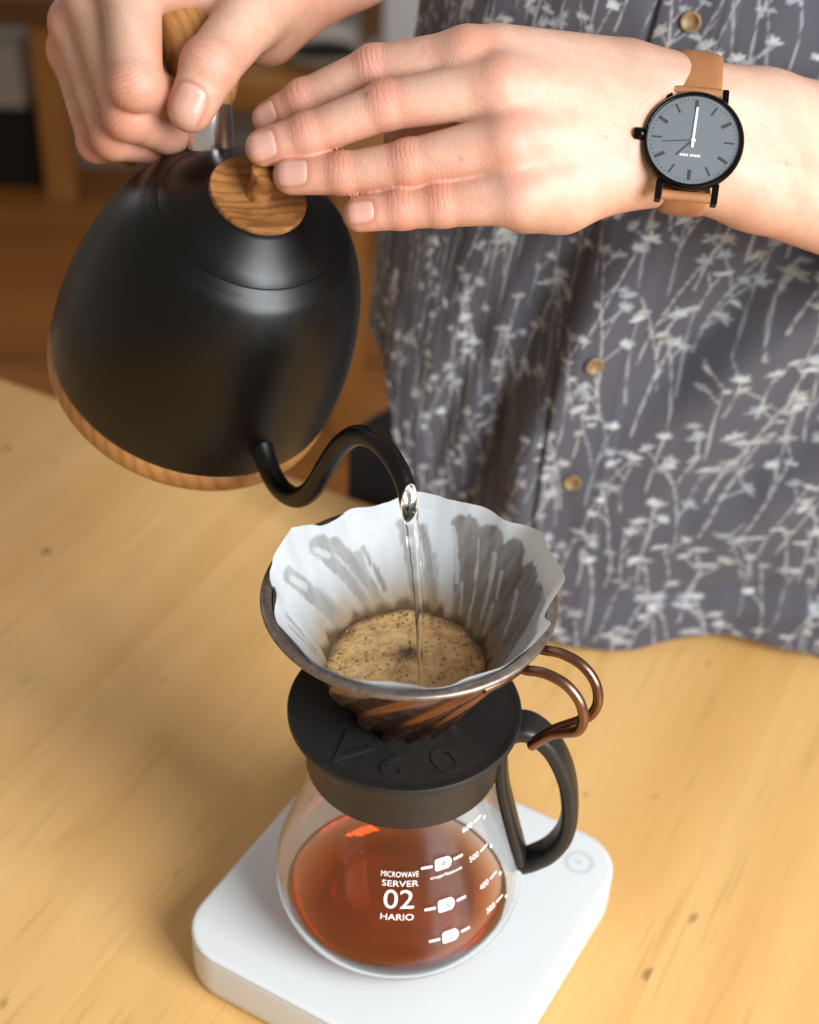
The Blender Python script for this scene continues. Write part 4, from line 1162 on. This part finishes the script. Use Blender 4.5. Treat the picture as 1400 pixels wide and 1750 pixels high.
for mn in range(60):
    if mn % 5 == 0: continue
    a = -mn*math.pi/30; v_, f_ = box(-.08, .08, 16.2, 17.2, -.78, -.70); r_ = np.array([[math.cos(a), -math.sin(a), 0], [math.sin(a), math.cos(a), 0], [0, 0, 1]]); tk.append((v_@r_.T, f_))
mesh('minute_track', *join(*tk), M['marker'], dl, smooth=False)
def hand_piece(name, ang, l, tail, w, z, mat):
    a = -math.radians(ang); v_ = np.array([(-w, -tail, z), (w, -tail, z), (w*.75, l, z), (-w*.75, l, z), (-w, -tail, z+.18), (w, -tail, z+.18), (w*.75, l, z+.18), (-w*.75, l, z+.18)])
    r_ = np.array([[math.cos(a), -math.sin(a), 0], [math.sin(a), math.cos(a), 0], [0, 0, 1]])
    return mesh(name, v_@r_.T, [(3, 2, 1, 0), (4, 5, 6, 7), (0, 1, 5, 4), (1, 2, 6, 5), (2, 3, 7, 6), (3, 0, 4, 7)], M[mat], watch, smooth=False)
hand_piece('minute_hand', 1.5, 13.6, 3.2, .55, -.45, 'hand_white')
hand_piece('hour_hand', 222, 9.0, 1.5, .32, -.62, 'hand_dark')
hand_piece('second_hand', 262, 12.2, 1.5, .22, -.70, 'hand_dark')
mesh('pin', *lathe([(0, -.2), (.9, -.22), (1.05, -.5), (1.0, -.75)], 20), M['hand_white'], watch)
gl_ = []; x = -4.6
for wd in (.7, .5, .8, .55, .6, 0, .5, .7, .45, .8, .55, .6, .5):
    if wd: gl_.append(box(x, x+wd-.16, -6.9, -5.9, -.79, -.74))
    x += max(wd, .45)+.05
mesh('maker_mark', *join(*gl_), M['hand_white'], dl, smooth=False)
mesh('crystal', *lathe([(0, .34), (12, .3), (18.5, .12)], 64), M['crystal'], watch)
for sx in (-1, 1):
    for sy in (-1, 1):
        v_, f_ = box(sx*11.2-1.3, sx*11.2+1.3, min(sy*16.5, sy*24), max(sy*16.5, sy*24), -7.2, -2.2, .4)
        v_[:, 2] -= np.maximum(0, np.abs(v_[:, 1])-18)*.5
        mesh('lug', v_, f_, M['case'], watch, smooth=False)
cv_, cf_ = lathe([(0, 0), (2.2, 0), (2.5, .4), (2.5, 2.4), (2.1, 2.9), (0, 3)], 24)
mesh('crown', np.column_stack([-19.8-cv_[:, 2]*1.3, cv_[:, 1]+.6, cv_[:, 0]-.9]), [f[::-1] for f in cf_], M['case'], watch, sharp=40)
# strap hugging the wrist
wc_w = np.array(LEFT_HAND['arm_a'][1][:3])*.5+np.array(LEFT_HAND['arm_b'][1][:3])*.5
c2 = RW.T@(wc_w+np.array([9, 1, -3])-WP)
rows = []
for xo in np.linspace(-9.6, 9.6, 9):
    a2 = np.linspace(math.radians(38), math.radians(322), 90)          # measured from the dial normal
    dl_ = np.stack([np.zeros(90), np.sin(a2), np.cos(a2)], 1)
    P = (np.array([xo, c2[1], c2[2]])+dl_*60)@RW.T+WP; D = dl_@RW.T
    for _ in range(40):
        d = fnL(P); P = P-D*np.clip(d-.9, -2, 8)[:, None]*.8
    rows.append((P-WP)@RW)
rows = np.array(rows)                                   # 9 x 90 x 3
rows[:, :, 1:] = rows[:, :, 1:].mean(0)[None]*.75 + rows[:, :, 1:]*.25
ends = np.interp(np.arange(90), [0, 7, 82, 89], [1, 0, 0, 1])[None, :]
for e_, sy in ((0, 1), (89, -1)):
    w = sstep(9, 0, np.abs(np.arange(90)-e_))[None, :]
    rows[:, :, 1] = rows[:, :, 1]*(1-w)+w*(sy*21.6); rows[:, :, 2] = rows[:, :, 2]*(1-w)+w*(-6.4)
cen = rows.mean((0, 1)); cen = np.array([0, c2[1], c2[2]])
out_ = rows.copy(); dv = rows-np.array([0, c2[1], c2[2]]); dv[:, :, 0] = 0; dv /= np.linalg.norm(dv, axis=2)[..., None]
edge_ = np.array([.6, 1.5, 1.9, 2, 2, 2, 1.9, 1.5, .6])[:, None, None]
out_ = rows + dv*edge_
inn_ = rows - dv*.5
Vs = np.vstack([out_.reshape(-1, 3), inn_.reshape(-1, 3)]); F = []
g_ = lambda k, i, j: k*810+i*90+j
for i in range(8):
    for j in range(89):
        F.append((g_(0, i, j), g_(0, i, j+1), g_(0, i+1, j+1), g_(0, i+1, j))); F.append((g_(1, i, j), g_(1, i+1, j), g_(1, i+1, j+1), g_(1, i, j+1)))
for j in range(89):
    F.append((g_(0, 0, j), g_(1, 0, j), g_(1, 0, j+1), g_(0, 0, j+1))); F.append((g_(0, 8, j), g_(0, 8, j+1), g_(1, 8, j+1), g_(1, 8, j)))
st_o = mesh('strap', Vs, F, M['leather'], watch); fix_normals(st_o)
for sy in (1, -1):
    mesh('spring_bar_loop', *tube(np.array([(-9.6, sy*21.8, -5.6), (0, sy*21.8, -5.6), (9.6, sy*21.8, -5.6)]), 2.1, 20, (0, 0, 1)), M['leather'], watch, sharp=50)
